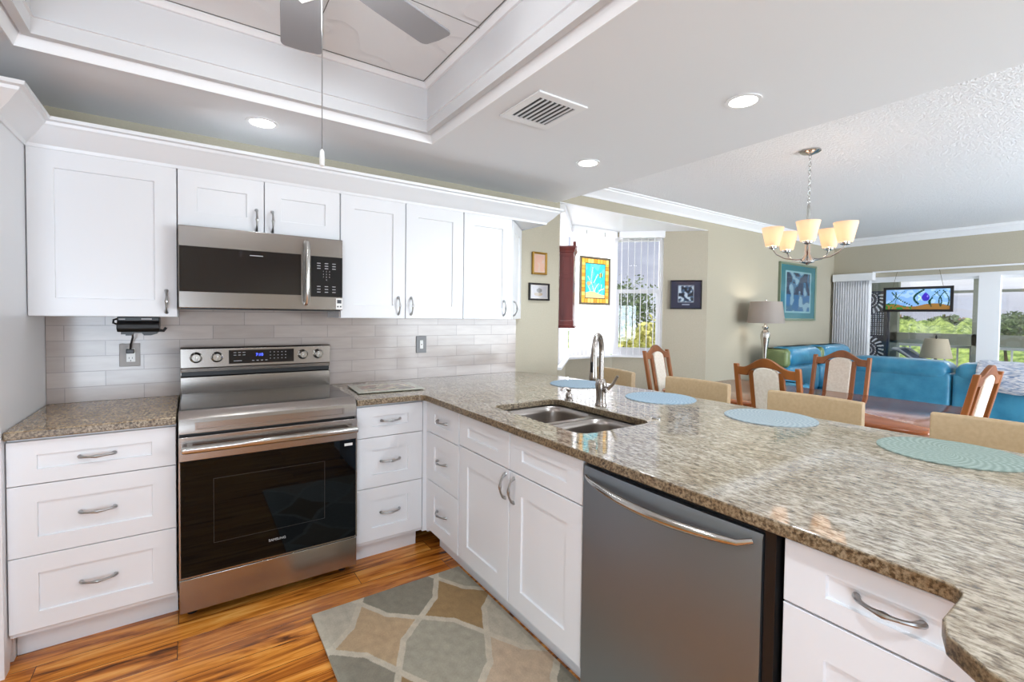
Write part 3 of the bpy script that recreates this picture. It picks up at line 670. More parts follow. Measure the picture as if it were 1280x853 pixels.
b = B().box(.728, .751, -.3848, -.3842, 1.424, 1.444).box(.728, .736, -.3848, -.3842, 1.402, 1.410).box(.743, .751, -.3848, -.3842, 1.402, 1.410); t.part('label_marks', b, mat('tag_print', (60, 62, 70), .4), parent=s_)

# ------------------------------------------------------------------ dishwasher
t = T('dishwasher', 'stainless steel dishwasher with a curved bar handle in the peninsula', 'dishwasher', (1.45, -2.25, 0), w=True)
t.part('tub', B().box(1.20, 1.75, -2.575, -1.94, .02, .876), M['black'])
b = B(); ls = []
for i in range(13):
    s = i/12; y = -1.948-.602*s; bow = .010*math.sin(PI*s)
    ls.append([(1.150-bow, y, .10), (1.150-bow, y, .848), (1.156-bow, y, .862), (1.19, y, .862), (1.19, y, .10)])
b.loft(ls); d = t.part('door', b, M['dwsteel'])
t.part('door_edge', B().box(1.158, 1.195, -2.578, -2.553, .05, .876), M['black'])
t.part('top_strip', B().box(1.166, 1.199, -2.55, -1.945, .8625, .878), M['black'])
pts = []; rs = []
for i in range(19):
    s = i/18; y = -1.966-.566*s; pts.append((1.146-.048*math.sin(PI*s)**.6 if 0 < s < 1 else 1.146, y, .832-.012*math.sin(PI*s))); rs.append(.004+.010*math.sin(PI*min(max(s, .03), .97))**.5)
pts[-1] = (1.146, -2.530, .842); b = B().tube(pts, rs, 14); t.part('handle', b, M['chrome'], parent=d)
t.part('toe_panel', B().box(1.255, 1.275, -2.575, -1.94, .0, .098), M['black'])

# ------------------------------------------------------------------ small kitchen things
t = T('can_opener', 'black under-cabinet can opener hanging below the left wall cabinet', 'can opener', (-.15, -.2, 1.253), w=True)
bo = t.part('housing', B().prism([(-.25, 1.340), (-.25, 1.318), (-.272, 1.305), (-.275, 1.283), (-.255, 1.268), (-.14, 1.268), (-.14, 1.340)], 'x', -.235, -.075), M['black'], bev=.004)
t.part('jaw', B().prism([(-.222, 1.268), (-.222, 1.256), (-.205, 1.256), (-.205, 1.250), (-.185, 1.250), (-.175, 1.262), (-.145, 1.262), (-.135, 1.250), (-.11, 1.250), (-.085, 1.258), (-.085, 1.268)], 'y', -.24, -.16), M['black'])
t.part('lever', B().tube([(-.08, -.23, 1.275), (-.06, -.23, 1.272), (-.05, -.23, 1.288)], [.009, .007, .006], 8), M['black'])
t.part('side_hook', B().tube([(-.233, -.22, 1.330), (-.250, -.22, 1.325), (-.252, -.22, 1.31), (-.238, -.22, 1.304)], .0045, 8), M['black'])
t.part('name_print', B().box(-.228, -.205, -.2506, -.2502, 1.3265, 1.3305).box(-.145, -.105, -.2506, -.2502, 1.3265, 1.333), wh, parent=bo)
t.part('power_cord', B().tube([(-.187, -.155, 1.262), (-.190, -.09, 1.235), (-.203, -.04, 1.195), (-.205, -.033, 1.168)], .0045, 8), M['black'])
t.part('plug', B().box(-.222, -.190, -.040, -.0145, 1.150, 1.172), M['black'], bev=.003)
def plate_(name, label, x, z, w, h, kind):
    t = T(name, label, 'outlet' if kind == 'o' else 'switch', (x, -.009, z), w=True)
    p = t.part('cover_plate', B().box(x-w/2, x+w/2, -.0135, -.0085, z-h/2, z+h/2), M['plate'] if kind == 'o' else mat('dark_cover_plate', (112, 112, 114), .35), bev=.002)
    if kind == 'o':
        p = t.part('receptacle', B().box(x-.014, x+.022, -.0165, -.0136, z-.036, z+.034), M['whiteplastic'], bev=.002)
        b = B().box(x-.004, x-.002, -.0169, -.0165, z-.020, z-.011).box(x+.009, x+.011, -.0169, -.0165, z-.020, z-.011).box(x+.0015, x+.0055, -.0169, -.0165, z-.032, z-.027); t.part('slots', b, M['black'], parent=p)
    else:
        p = t.part('rocker', B().box(x-.013, x+.013, -.0175, -.0136, z-.030, z+.030), M['whiteplastic'], bev=.002)
        t.part('indicator', B().box(x-.006, x+.006, -.0178, -.0175, z-.004, z+.004), M['plate'], parent=p)
plate_('wall_outlet', 'square steel plate with a white power socket under the can opener', -.209, 1.141, .084, .118, 'o')
plate_('light_switch', 'steel plate with a white rocker switch on the tile right of the oven', 1.397, 1.155, .078, .120, 's')
# glass cutting board
def board(u, v):
    if u < .12 or u > .88 or v < .12 or v > .88: return (176, 176, 160)
    q = noise.noise(Vector((u*5, v*4, 3))); q2 = noise.noise(Vector((u*7, v*6, 9)))
    if q > .18: return (150, 96, 84)
    if q2 > .15: return (104, 112, 84)
    if q < -.25: return (96, 88, 84)
    return (186, 174, 148)
t = T('cutting_board', 'flat glass cutting board with a still-life print on the counter right of the oven', 'cutting board', (1.03, -.33, .914), rz=math.radians(-4))
painted(40, 30, board, (-.195, -.15, .0085), (.39, 0, 0), (0, .30, 0), 'board', M['pic'], t.o, .004)
for x, y in ((-.17, -.13), (.17, -.13), (-.17, .13), (.17, .13)): t.part('foot', B().lathe([(.008, 0), (.008, .0045)], (x, y, 0), 10), M['black'])
# placemats
def mk_mat(c1, c2):
    def fn(u, v):
        x, y = u*2-1, v*2-1; r = math.hypot(x, y); a = math.atan2(y, x)
        k = .5+.5*math.sin(a*38+r*42); k *= .7+.3*math.sin(r*70)
        k = max(0, min(1, k)); return tuple(c1[i]*(1-k)+c2[i]*k for i in range(3))
    return fn
def placemat(x, y, r, label, c1, c2, rx=1.0):
    fn = mk_mat(c1, c2); t = bpy.data.meshes.new('placemat'); vs = [(0, 0, .005)]; cols = [(*lin(fn(.5, .5)), 1)]; fs = []; NR, NA = 60, 160
    for i in range(1, NR+1):
        for j in range(NA):
            a = 2*PI*j/NA; q = i/NR; vs.append((r*rx*q*math.cos(a), r*q*math.sin(a), .005 if i < NR else .003)); cols.append((*lin(fn(.5+.5*q*math.cos(a), .5+.5*q*math.sin(a))), 1))
    for j in range(NA): fs.append((0, 1+j, 1+(j+1) % NA))
    for i in range(NR-1):
        for j in range(NA):
            p = 1+i*NA; fs.append((p+j, p+NA+j, p+NA+(j+1) % NA, p+(j+1) % NA))
    bse = len(vs)
    for j in range(NA):
        a = 2*PI*j/NA; vs.append((r*rx*math.cos(a), r*math.sin(a), 0)); cols.append(cols[-1])
    p = 1+(NR-1)*NA
    for j in range(NA): fs.append((p+j, bse+j, bse+(j+1) % NA, p+(j+1) % NA))
    fs.append(tuple(bse+j for j in range(NA))[::-1])
    t.from_pydata(vs, [], fs); a = t.color_attributes.new('Col', 'FLOAT_COLOR', 'POINT')
    for i, c in enumerate(cols): a.data[i].color = c
    t.materials.append(M['mat']); o = bpy.data.objects.new('placemat', t); C.objects.link(o); o.location = (x, y, .9145)
    o['label'] = label; o['category'] = 'placemat'; o['group'] = 'round woven placemats along the peninsula'
bl = ((112, 132, 146), (152, 168, 178)); gn = ((98, 112, 104), (146, 158, 148))
placemat(2.185, -.785, .185, 'round pale blue woven placemat behind the faucet, farthest along the peninsula', *bl)
placemat(2.22, -1.425, .19, 'round blue woven placemat right of the faucet, second farthest', *bl)
placemat(2.235, -2.02, .19, 'round blue-grey woven placemat on the middle of the peninsula, third from the wall', (118, 130, 134), (158, 166, 168))
placemat(2.20, -2.645, .20, 'round sage green woven placemat at the right edge, nearest on the peninsula', *gn)
# rug
def rugfn(u, v):
    X, Y = u*1.15, v*1.86     # y measured from the far end
    a, b_ = .39, .50         # lattice of lantern-shaped cells
    x, y = (.492+.742*u-1.085)/a, (-2.20+1.295*v+1.19)/b_
    best = (9, 0, 0, 0)
    for off in (0, 1):
        i, j = math.floor(x-off*.5+.5), math.floor(y-off*.5+.5)
        dx, dy = abs(x-off*.5-i), abs(y-off*.5-j)
        q = dx-dy; sgn = 1 if off == 0 else -1
        f = dx+dy-.5+sgn*(.075*math.cos(PI*q)+.028*math.exp(-((q/.09)**2)))
        if f < best[0]: best = (f, i, j, off)
    f, i, j, off = best
    g = 1+.07*noise.noise(Vector((x*14, y*14, 1)))+.05*noise.noise(Vector((x*60, y*60, 5)))
    c = (198, 186, 166) if f > -.045 else ([(156, 126, 86), (192, 168, 142), (184, 156, 122)][(i+j*2) % 3] if off == 0 else [(164, 156, 138), (186, 175, 156), (138, 130, 114)][(i+j*2) % 3])
    return tuple(k*g for k in c)
RX, RY0, RY1 = (.492, 1.234), -.905, -2.20
t = T('rug', 'patterned beige and grey trellis rug on the wooden kitchen floor', 'rug', (.88, -1.5, 0), w=True)
painted(230, 380, rugfn, (RX[0], RY1, .014), (RX[1]-RX[0], 0, 0), (0, RY0-RY1, 0), 'pile', M['rugm'], t.o, .008, thing=t)
b = B().box(RX[0]+.003, RX[1]+.006, RY1-.01, RY0+.006, .001, .006); t.part('backing', b, mat('rug_backing', (104, 102, 94), .95), label='dark grey backing showing at the edges')

# ------------------------------------------------------------------ ceiling fixtures
def down_spot(x, y, label, e=7):
    t = T('recessed_light', label, 'ceiling light', (x, y, K), w=True, group='recessed kitchen ceiling lights')
    t.part('trim_ring', B().plate(arc((x, y), .075, 0, 2*PI, 40)[:-1], [arc((x, y), .058, 0, 2*PI, 40)[:-1]], K-.005, K-.0005), M['trimw'])
    t.part('diffuser', B().lathe([(.058, K-.0015), (.058, K-.004), (.001, K-.0045)], (x, y, 0), 32), M['lightdisc'])
    lamp('down_spot', 'SPOT', (x, y, K-.02), e, (.86, .98, 1.08), rot=(0, 0, 0), spot_size=math.radians(150), spot_blend=.8, shadow_soft_size=.06)
down_spot(.356, -.395, 'round recessed ceiling light above the microwave', 9)
down_spot(2.115, -.922, 'round recessed ceiling light past the air vent, farthest over the peninsula', 45)
down_spot(2.08, -1.945, 'round recessed ceiling light over the middle of the peninsula, nearest to the chandelier', 45)
for x, y, e in ((2.08, -3.0, 45), (.35, -3.2, 50), (-.9, -1.9, 35), (-.9, -3.6, 35), (1.3, -3.9, 50)):
    lamp('down_spot', 'SPOT', (x, y, K-.02), e, (.86, .98, 1.08), rot=(0, 0, 0), spot_size=math.radians(150), spot_blend=.8, shadow_soft_size=.06)  # added spots out of view, without fixtures, to brighten the kitchen
# vent
t = T('air_vent', 'white square ceiling air vent with dark slots', 'vent', (1.42, -1.34, K), w=True)
vx0, vx1, vy0, vy1 = 1.283, 1.566, -1.498, -1.183
t.part('frame', B().plate([(vx0, vy0), (vx1, vy0), (vx1, vy1), (vx0, vy1)], [[(vx0+.04, vy0+.045), (vx1-.04, vy0+.045), (vx1-.04, vy1-.045), (vx0+.04, vy1-.045)]], K-.009, K-.0005), M['trimw'], bev=.003)
t.part('duct', B().box(vx0+.035, vx1-.035, vy0+.04, vy1-.04, K-.003, K-.0006), M['black'])
for k in range(7):
    x = vx0+.058+k*.0272; t.part('louver', B().prism([(x, K-.004), (x+.001, K-.004), (x+.004, K-.011), (x+.0025, K-.011)], 'y', vy0+.045, vy1-.045), M['trimw'])
# ceiling fan
FX, FY, FZ = .31, -1.695, 2.37
t = T('ceiling_fan', 'ceiling fan with grey blades and a pull chain in the ceiling tray', 'ceiling fan', (FX, FY, 2.61), w=True)
t.part('canopy', B().lathe([(.07, 2.614), (.07, 2.60), (.05, 2.565), (.02, 2.555)], (FX, FY, 0), 28), M['chrome'])
t.part('motor', B().lathe([(.02, 2.56), (.06, 2.50), (.10, 2.47), (.11, 2.44), (.11, 2.40), (.09, 2.385), (.05, 2.38)], (FX, FY, 0), 32), M['trimw'])
t.part('light_bowl', B().lathe([(.055, 2.38), (.085, 2.36), (.085, 2.33), (.06, 2.30), (.02, 2.288), (.001, 2.286)], (FX, FY, 0), 28), M['shade_lit'] if False else emit('fan_bowl_glow', (255, 250, 240), 2.5))
lamp('fan_light', 'POINT', (FX, FY, 2.26), 6, (.93, .97, 1.0), shadow_soft_size=.08)
lamp('tray_fill', 'POINT', (FX+.17, FY-.1, 2.52), 4, (.93, .97, 1.0), shadow_soft_size=.05)  # added above the blades, with no bulb there, to brighten the tray
for a in (80, 20, -54, -127, 151):
    a = math.radians(a); d = Vector((math.cos(a), math.sin(a), 0)); n = Vector((-d.y, d.x, 0)); c = Vector((FX, FY, FZ))
    if abs(math.degrees(a)-80) < 1: L1 = .55
    else: L1 = .52
    pl = [(.17, -.045), (.20, -.058), (.30, -.066), (L1-.02, -.072)]+[(L1+.0-.02+.025*math.sin(q), -.072+.025-.025*math.cos(q)) for q in (.4, .8, 1.2)]+[(L1+.008, 0)]
    pl = pl+[(x, -y) for x, y in pl[:-1]][::-1]
    ls = []
    for h in (0, .007): ls.append([c+d*x+n*y+Vector((0, 0, h+y*.05)) for x, y in pl])
    bl_ = t.part('blade', B().loft(ls), M['fan'], bev=.002)
    b = B().tube([c+d*.09+Vector((0, 0, .035)), c+d*.15+Vector((0, 0, .004)), c+d*.20+n*.03+Vector((0, 0, -.003)), c+d*.24+Vector((0, 0, -.004)), c+d*.20-n*.03+Vector((0, 0, -.009)), c+d*.15+Vector((0, 0, .0))], .006, 8); t.part('blade_iron', b, M['trimw'], parent=bl_)
t.part('pull_chain', B().tube([(.36, -1.70, 2.33), (.36, -1.70, 1.825)], .0014, 6), M['nickel'])
t.part('pull_knob', B().lathe([(.002, 1.83), (.006, 1.825), (.0075, 1.80), (.0065, 1.785), (.001, 1.782)], (.36, -1.70, 0), 14), M['whiteplastic'])
# chandelier
hx, hy = 3.605, -1.565
t = T('chandelier', 'five-light nickel chandelier with frosted glass shades over the dining table', 'chandelier', (hx, hy, H), w=True)
t.part('canopy', B().lathe([(.065, H-.001), (.065, H-.01), (.05, H-.02), (.02, H-.028), (.008, H-.035)], (hx, hy, 0), 28), M['chrome'])
zz = H-.03; k = 0
while zz > 2.20:
    b = B(); pts = [(.008*math.cos(a), .016*math.sin(a)) for a in [2*PI*i/10 for i in range(11)]]
    b.tube([(hx+(p if k % 2 else 0), hy+(0 if k % 2 else p), zz-.016+q) for p, q in pts], .0022, 6, cap=False); t.part('chain_link', b, M['chrome']); zz -= .026; k += 1
t.part('ring', B().tube([(hx+.016*math.cos(a), hy+.0, 2.185+.018*math.sin(a)) for a in [2*PI*i/14 for i in range(15)]], .0032, 6, cap=False), M['chrome'])
t.part('column', B().lathe([(.004, 2.168), (.009, 2.16), (.011, 2.13), (.011, 1.90), (.018, 1.88), (.019, 1.82), (.03, 1.80), (.045, 1.775), (.045, 1.765), (.012, 1.755), (.006, 1.745)], (hx, hy, 0), 20), M['chrome'])
for k in range(5):
    a = math.radians(203.4+72*k); d = Vector((math.cos(a), math.sin(a), 0)); c = Vector((hx, hy, 0)); R = .222
    arm = t.part('arm', B().tube([c+d*.02+Vector((0, 0, 1.79)), c+d*.07+Vector((0, 0, 1.785)), c+d*.14+Vector((0, 0, 1.795)), c+d*.195+Vector((0, 0, 1.825)), c+d*R+Vector((0, 0, 1.865))], .0055, 8), M['chrome'])
    p = c+d*R; q = (p.x, p.y, 0)
    t.part('cup', B().lathe([(.008, 1.86), (.03, 1.868), (.032, 1.88), (.008, 1.882)], q, 16), M['chrome'], parent=arm)
    t.part('shade', B().lathe([(.043, 1.882), (.0435, 1.884), (.070, 2.005), (.072, 2.012), (.069, 2.012), (.041, 1.886)], q, 28, cap=False), M['shade_lit'], parent=arm)
    t.part('bulb', B().lathe([(.006, 1.883), (.012, 1.90), (.024, 1.935), (.020, 1.958), (.004, 1.968)], q, 14), M['bulb'], parent=arm)
    lamp('chandelier_bulb', 'POINT', (p.x, p.y, 1.99), .22, (1, .95, .88), shadow_soft_size=.03)

# ------------------------------------------------------------------ pictures, clock, glass panels on the wall
def framed(name, label, x0, x1, z0, z1, y, fw, fm, fn, nx=30, ny=40, dep=.022, cat='picture'):
    t = T(name, label, cat, ((x0+x1)/2, y, z0), w=True)
    b = B(); P = [[(x0, z0), (x1, z0), (x1, z1), (x0, z1)], [(x0+fw, z0+fw), (x1-fw, z0+fw), (x1-fw, z1-fw), (x0+fw, z1-fw)]]
    ls = [[(x, y-.001, z) for x, z in P[0]], [(x, y-dep, z) for x, z in P[0]], [(x+(fw*.4 if x == x0 else -fw*.4), y-dep-.004, z+(fw*.4 if z == z0 else -fw*.4)) for x, z in P[0]], [(x, y-dep+.006, z) for x, z in P[1]], [(x, y-.004, z) for x, z in P[1]]]
    b.loft(ls, cap=False); f = t.part('frame', b, fm)
    painted(nx, ny, fn, (x0+fw, y-dep+.010, z0+fw), (x1-x0-2*fw, 0, 0), (0, 0, z1-z0-2*fw), 'print', M['pic'], t.o, .003, thing=t)
    return t
nz_ = lambda u, v, s, k=0: noise.noise(Vector((u*s, v*s, k)))
def p1(u, v): return (196, 150, 128) if abs(u-.5) < .42 and abs(v-.5) < .44 and nz_(u, v, 3) > -.3 else (190, 160, 140)
def p2(u, v):
    if min(u, v, 1-u, 1-v) < .08: return (150, 142, 138)
    if (u-.45)**2*4+(v-.32)**2*16 < .25: return (128, 104, 72)
    if (u-.5)**2*8+(v-.6)**2*8 < .2: return (58, 50, 48)
    return (140, 134, 138)
framed('framed_portrait', 'small gilt-framed pink portrait, upper of the two pictures beside the end cabinet', 2.372, 2.520, 1.712, 1.897, 0, .016, M['gold'], p1)
framed('framed_photo', 'small black-framed still life, lower of the two pictures beside the end cabinet', 2.342, 2.552, 1.497, 1.640, 0, .014, M['blackframe'], p2)
def p3(u, v):
    if u < .24 or u > .76 or v < .22 or v > .84:
        return (150, 160, 180) if .36 < u < .64 and .10 < v < .15 else (38, 42, 66)
    if u < .26 or u > .74 or v < .24 or v > .82: return (150, 160, 172)
    q = nz_(u, v, 9, 2); return (180, 196, 210) if q > .18 else ((70, 92, 118) if q > -.1 else (22, 32, 50))
# the navy print on the angled bay wall
t = framed('framed_poster', 'dark navy framed print on the angled wall right of the bay window', -.17, .17, 0, .325, 0, .012, M['blackframe'], p3, 50, 50)
wa = math.atan2(-1, 1); t.o.location = (4.675, .158, 1.465); t.o.rotation_euler = (0, 0, wa)
def p4(u, v):
    if u < .13 or u > .87 or v < .11 or v > .89: return (44, 112, 122)
    if u < .16 or u > .84 or v < .13 or v > .87: return (134, 176, 182)
    q = nz_(u*1.3, v, 6, 5)
    if q > .2: return (126, 160, 176)
    if q > 0: return (62, 104, 132)
    return (30, 52, 78) if v > .45 else (40, 96, 140)
framed('framed_painting', 'tall blue-green framed underwater painting on the wall by the floor lamp', 6.42, 7.46, 1.345, 2.125, 0, .03, mat('pale_green_frame', (120, 134, 112), .4), p4, 60, 70, .03)

def sg_panel(name, label, ctr, rz, w, h, bw, fm, fn, nx, ny, top, border_fn=None, cat='stained glass'):
    t = T(name, label, cat, ctr, rz=rz)
    b = B(); x0, x1 = -w/2, w/2
    b.plate([(x0, 0), (x1, 0), (x1, h), (x0, h)], [[(x0+bw, bw), (x1-bw, bw), (x1-bw, h-bw), (x0+bw, h-bw)]], -.008, .008); b.tf(Matrix.Rotation(PI/2, 4, 'X')); t.part('frame', b, fm, bev=.002)
    painted(nx, ny, fn, (x0+bw, -.0015, bw), (w-2*bw, 0, 0), (0, 0, h-2*bw), 'glass', M['sglass'], t.o, .003, sheet=True)
    for s in (-1, 1): t.part('hanging_wire', B().tube([(s*w*.36, 0, h-.005), (s*w*.30, 0, top)], .0022, 6), M['lead'])
    return t
def seglines(segs, u, v, asp):
    for (x0, y0, x1, y1, cv, wd) in segs:
        # quadratic curve samples
        for k in range(13):
            s = k/12; x = x0+(x1-x0)*s+cv*math.sin(PI*s); y = y0+(y1-y0)*s
            if ((u-x)*asp)**2+(v-y)**2 < wd*wd: return True
    return False
W1 = [(.45, .16, .12, .62, .05, .016), (.45, .16, .36, .88, -.1, .018), (.42, .45, .62, .70, .0, .014), (.50, .12, .66, .42, -.08, .015), (.70, .22, .95, .28, 0, .014), (.55, .1, .82, .40, .1, .012), (.25, .14, .12, .34, .03, .012)]
def sg1(u, v):
    if u < .13 or u > .87 or v < .10 or v > .90:
        k = math.floor((u if (v < .1 or v > .9) else v)*(9 if (v < .1 or v > .9) else 12))
        fr_ = ((u*9) if (v < .1 or v > .9) else (v*12)) % 1
        if fr_ < .06: return (90, 66, 30)
        return [(244, 182, 70), (226, 150, 48), (252, 206, 110), (236, 168, 62)][(k*7+int(u*3)) % 4]
    if u < .15 or u > .85 or v < .115 or v > .885: return (60, 66, 50)
    U, V = (u-.15)/.7, (v-.115)/.77
    if V < .14+.05*math.sin(U*5): return (232, 204, 150)
    if (U-.78)**2*2.2+(V-.68)**2*3.2 < .018: return (232, 222, 130) if (U*22) % 2 < 1.2 else (44, 48, 40)
    if seglines(W1, U, V, .75): return (236, 252, 244)
    if (U-.16)**2+(V-.42)**2*3 < .012: return (190, 170, 120)
    return (60, 196, 216) if nz_(U, V, 5) > -.1 else (104, 216, 228)
sg_panel('stained_glass_panel', 'hanging stained glass panel with a striped fish in an amber border, before the bay blind', (3.69, .60, 1.495), 0, .455, .52, .022, M['lead'], sg1, 90, 110, .80)
W2 = [(.02, .25, .16, .85, .06, .03), (.10, .85, .42, .18, -.04, .035), (.16, .2, .3, .9, -.05, .02), (.52, .28, .60, .95, -.1, .05), (.72, .15, .84, .9, -.06, .03), (.78, .85, .86, .15, .05, .03), (.86, .15, .92, .85, -.05, .03), (.90, .9, .97, .2, .04, .03), (.74, .55, .70, .25, -.03, .03)]
def sg2(u, v):
    if ((u-.635)/.062)**2+((v-.58)/.17)**2 < 1: return (60, 44, 190) if ((u-.665)/.012)**2+((v-.64)/.05)**2 > 1 else (150, 130, 240)
    if .52 < u < .58 and abs(v-.57) < (.585-u)*2.6 and abs(v-.57) > (.555-u)*1.2: return (206, 240, 214)
    if .60 < u < .67 and .72 < v < .84-abs(u-.635)*2.5: return (84, 60, 200)
    if seglines(W2, u, v, 2.6): return (20, 66, 56)
    gr = .22+.08*math.sin(u*9+1)
    if v < gr: return (48, 140, 60) if (u < .42 and nz_(u*3, v, 9) > .05) else (160, 116, 60)
    return (140, 186, 244) if nz_(u*2, v, 5, 4) > -.15 else (176, 212, 250)
t = sg_panel('stained_glass_panel', 'long hanging stained glass panel with a purple fish, before the sliding door', (XF-.02, -1.00, 1.485), -PI/2, .735, .335, .032, M['blackframe'], sg2, 130, 50, .55)

# wall clock on the angled bay wall, seen from its side
t = T('wall_clock', 'tall dark mahogany wall clock left of the bay window, seen from the side', 'clock', (2.685, .022, 1.265), rz=math.radians(45))
# local: x along the wall, -y outwards
bd = t.part('case', B().box(.005, .29, -.125, -.004, .07, .70), M['darkwood'], bev=.004)
t.part('cornice', B().loft([[(.005-q, -.125-q, z), (.29+q, -.125-q, z), (.29+q, -.004, z), (.005-q, -.004, z)] for q, z in ((0, .655), (.006, .66), (.008, .675), (.018, .69), (.02, .705), (.012, .712))]), M['darkwood'])
t.part('crest', B().prism([(.0, .712), (.03, .712), (.03, .74), (.015, .75), (.0, .735)], 'y', -.142, -.118).prism([(.265, .712), (.295, .712), (.295, .74), (.28, .75), (.265, .735)], 'y', -.142, -.118).prism([(.08, .712), (.215, .712), (.19, .74), (.147, .765), (.105, .74)], 'y', -.138, -.122), M['darkwood'])
t.part('base_moulding', B().loft([[(.005-q, -.125-q, z), (.29+q, -.125-q, z), (.29+q, -.004, z), (.005-q, -.004, z)] for q, z in ((.018, 0), (.018, .012), (.006, .02), (.006, .06), (.0, .072))]), M['darkwood'])
for z0, z1 in ((.10, .44), (.47, .63)):
    b = B(); 
    for q in ((-.108, -.022, z0, z0+.012), (-.108, -.022, z1-.012, z1), (-.108, -.096, z0, z1), (-.034, -.022, z0, z1)): b.box(.001, .005, q[0], q[1], q[2], q[3])
    t.part('side_panel_bead', b, M['darkwood'], parent=bd)
t.part('dial', B().lathe([(.10, -.126), (.10, -.132), (.085, -.134), (.001, -.134)], (.147, 0, .50), 32, axis='y'), M['cream'])
b = B().box(.146, .148, -.137, -.1345, .50, .565).box(.147, .19, -.137, -.1345, .499, .501); t.part('hands', b, M['black'])

# ------------------------------------------------------------------ bar stools
def make_stool():
    t = T('bar_stool', 'x', 'bar stool', (0, 0, 0), group='tan leather bar stools along the peninsula')
    # faces -x (towards the counter), back at +x
    ls = []
    for i in range(9):
        s = i/8; y = -.225+.45*s; cx_ = .20-.035*(2*s-1)**2
        ls.append([(cx_-.022, y, .60), (cx_-.012, y, .955), (cx_-.004, y, .968), (cx_+.022, y, .968), (cx_+.030, y, .958), (cx_+.024, y, .60)])
    bk = t.part('backrest', B().loft(ls), M['leather'], bev=.006, seg=3)
    ls = []
    for q, z in ((.0, .60), (0, .655), (.012, .675), (.05, .685)): ls.append([(x, y, z) for x, y in rrect(-.20+q, .17-q, -.215+q, .215-q, .05)])
    t.part('seat', B().loft(ls), M['leather'])
    lg = mat('espresso_wood', (58, 38, 28), .4) if 'lg' not in M else M['lg']; M['lg'] = lg
    for sx_, sy_ in ((-1, -1), (-1, 1), (1, -1), (1, 1)):
        b = B(); top = (sx_*.15, sy_*.17); bot = (sx_*.19, sy_*.20)
        b.loft([[(bot[0]+i, bot[1]+j, 0) for i, j in ((-.016, -.016), (.016, -.016), (.016, .016), (-.016, .016))], [(top[0]+i, top[1]+j, .60) for i, j in ((-.021, -.021), (.021, -.021), (.021, .021), (-.021, .021))]]); t.part('leg', b, lg)
    for z, a in ((.22, 0), (.22, 1), (.30, 2), (.30, 3)):
        r = .176
        b = B()
        if a < 2: s = (-1, 1)[a]; b.box(s*r-.01, s*r+.01, -.17, .17, z, z+.028)
        else: s = (-1, 1)[a-2]; b.box(-.16, .16, s*.187-.01, s*.187+.01, z, z+.028)
        t.part('stretcher', b, lg)
    return t.o
st = make_stool()
STX = 2.56
for i, (y, rz, lb) in enumerate(((-.585, -8, 'tan leather bar stool behind the faucet, nearest the bay window'), (-1.305, 0, 'tan leather bar stool behind the second placemat, in front of the bay-side dining chair'),
        (-1.99, 0, 'tan leather bar stool behind the middle placemat, in front of the near dining chair'), (-2.69, 0, 'tan leather bar stool at the right edge behind the green placemat'))):
    if i == 0: st.location = (STX-.02, y, 0); st.rotation_euler = (0, 0, math.radians(rz)); st['label'] = lb
    else: dup(st, (STX, y, 0), math.radians(rz), lb)

# ------------------------------------------------------------------ dining table and chairs
t = T('dining_table', 'polished cherry wood dining table behind the bar stools', 'table', (3.95, -1.42, 0))
tw, tl = .60, .90
ol = rrect(-tw, tw, -tl, tl, .10)
ls = [[(x*s, y*(1-(1-s)*.66), z) for x, y in ol] for s, z in ((.965, .722), (.99, .728), (1.0, .738), (1.0, .748), (.992, .757), (.985, .760))]
t.part('tabletop', B().loft(ls), M['wood2'])
t.part('apron', B().plate(rrect(-.50, .50, -.78, .78, .03), [rrect(-.475, .475, -.755, .755, .03)], .64, .7215), M['wood'])
for x in (-.44, .44):
    for y in (-.70, .70): t.part('leg', B().loft([[(x+i*q, y+j*q, z) for i, j in ((-1, -1), (1, -1), (1, 1), (-1, 1))] for q, z in ((.024, 0), (.03, .03), (.024, .08), (.03, .35), (.038, .56), (.038, .64))]), M['wood'], bev=.004)

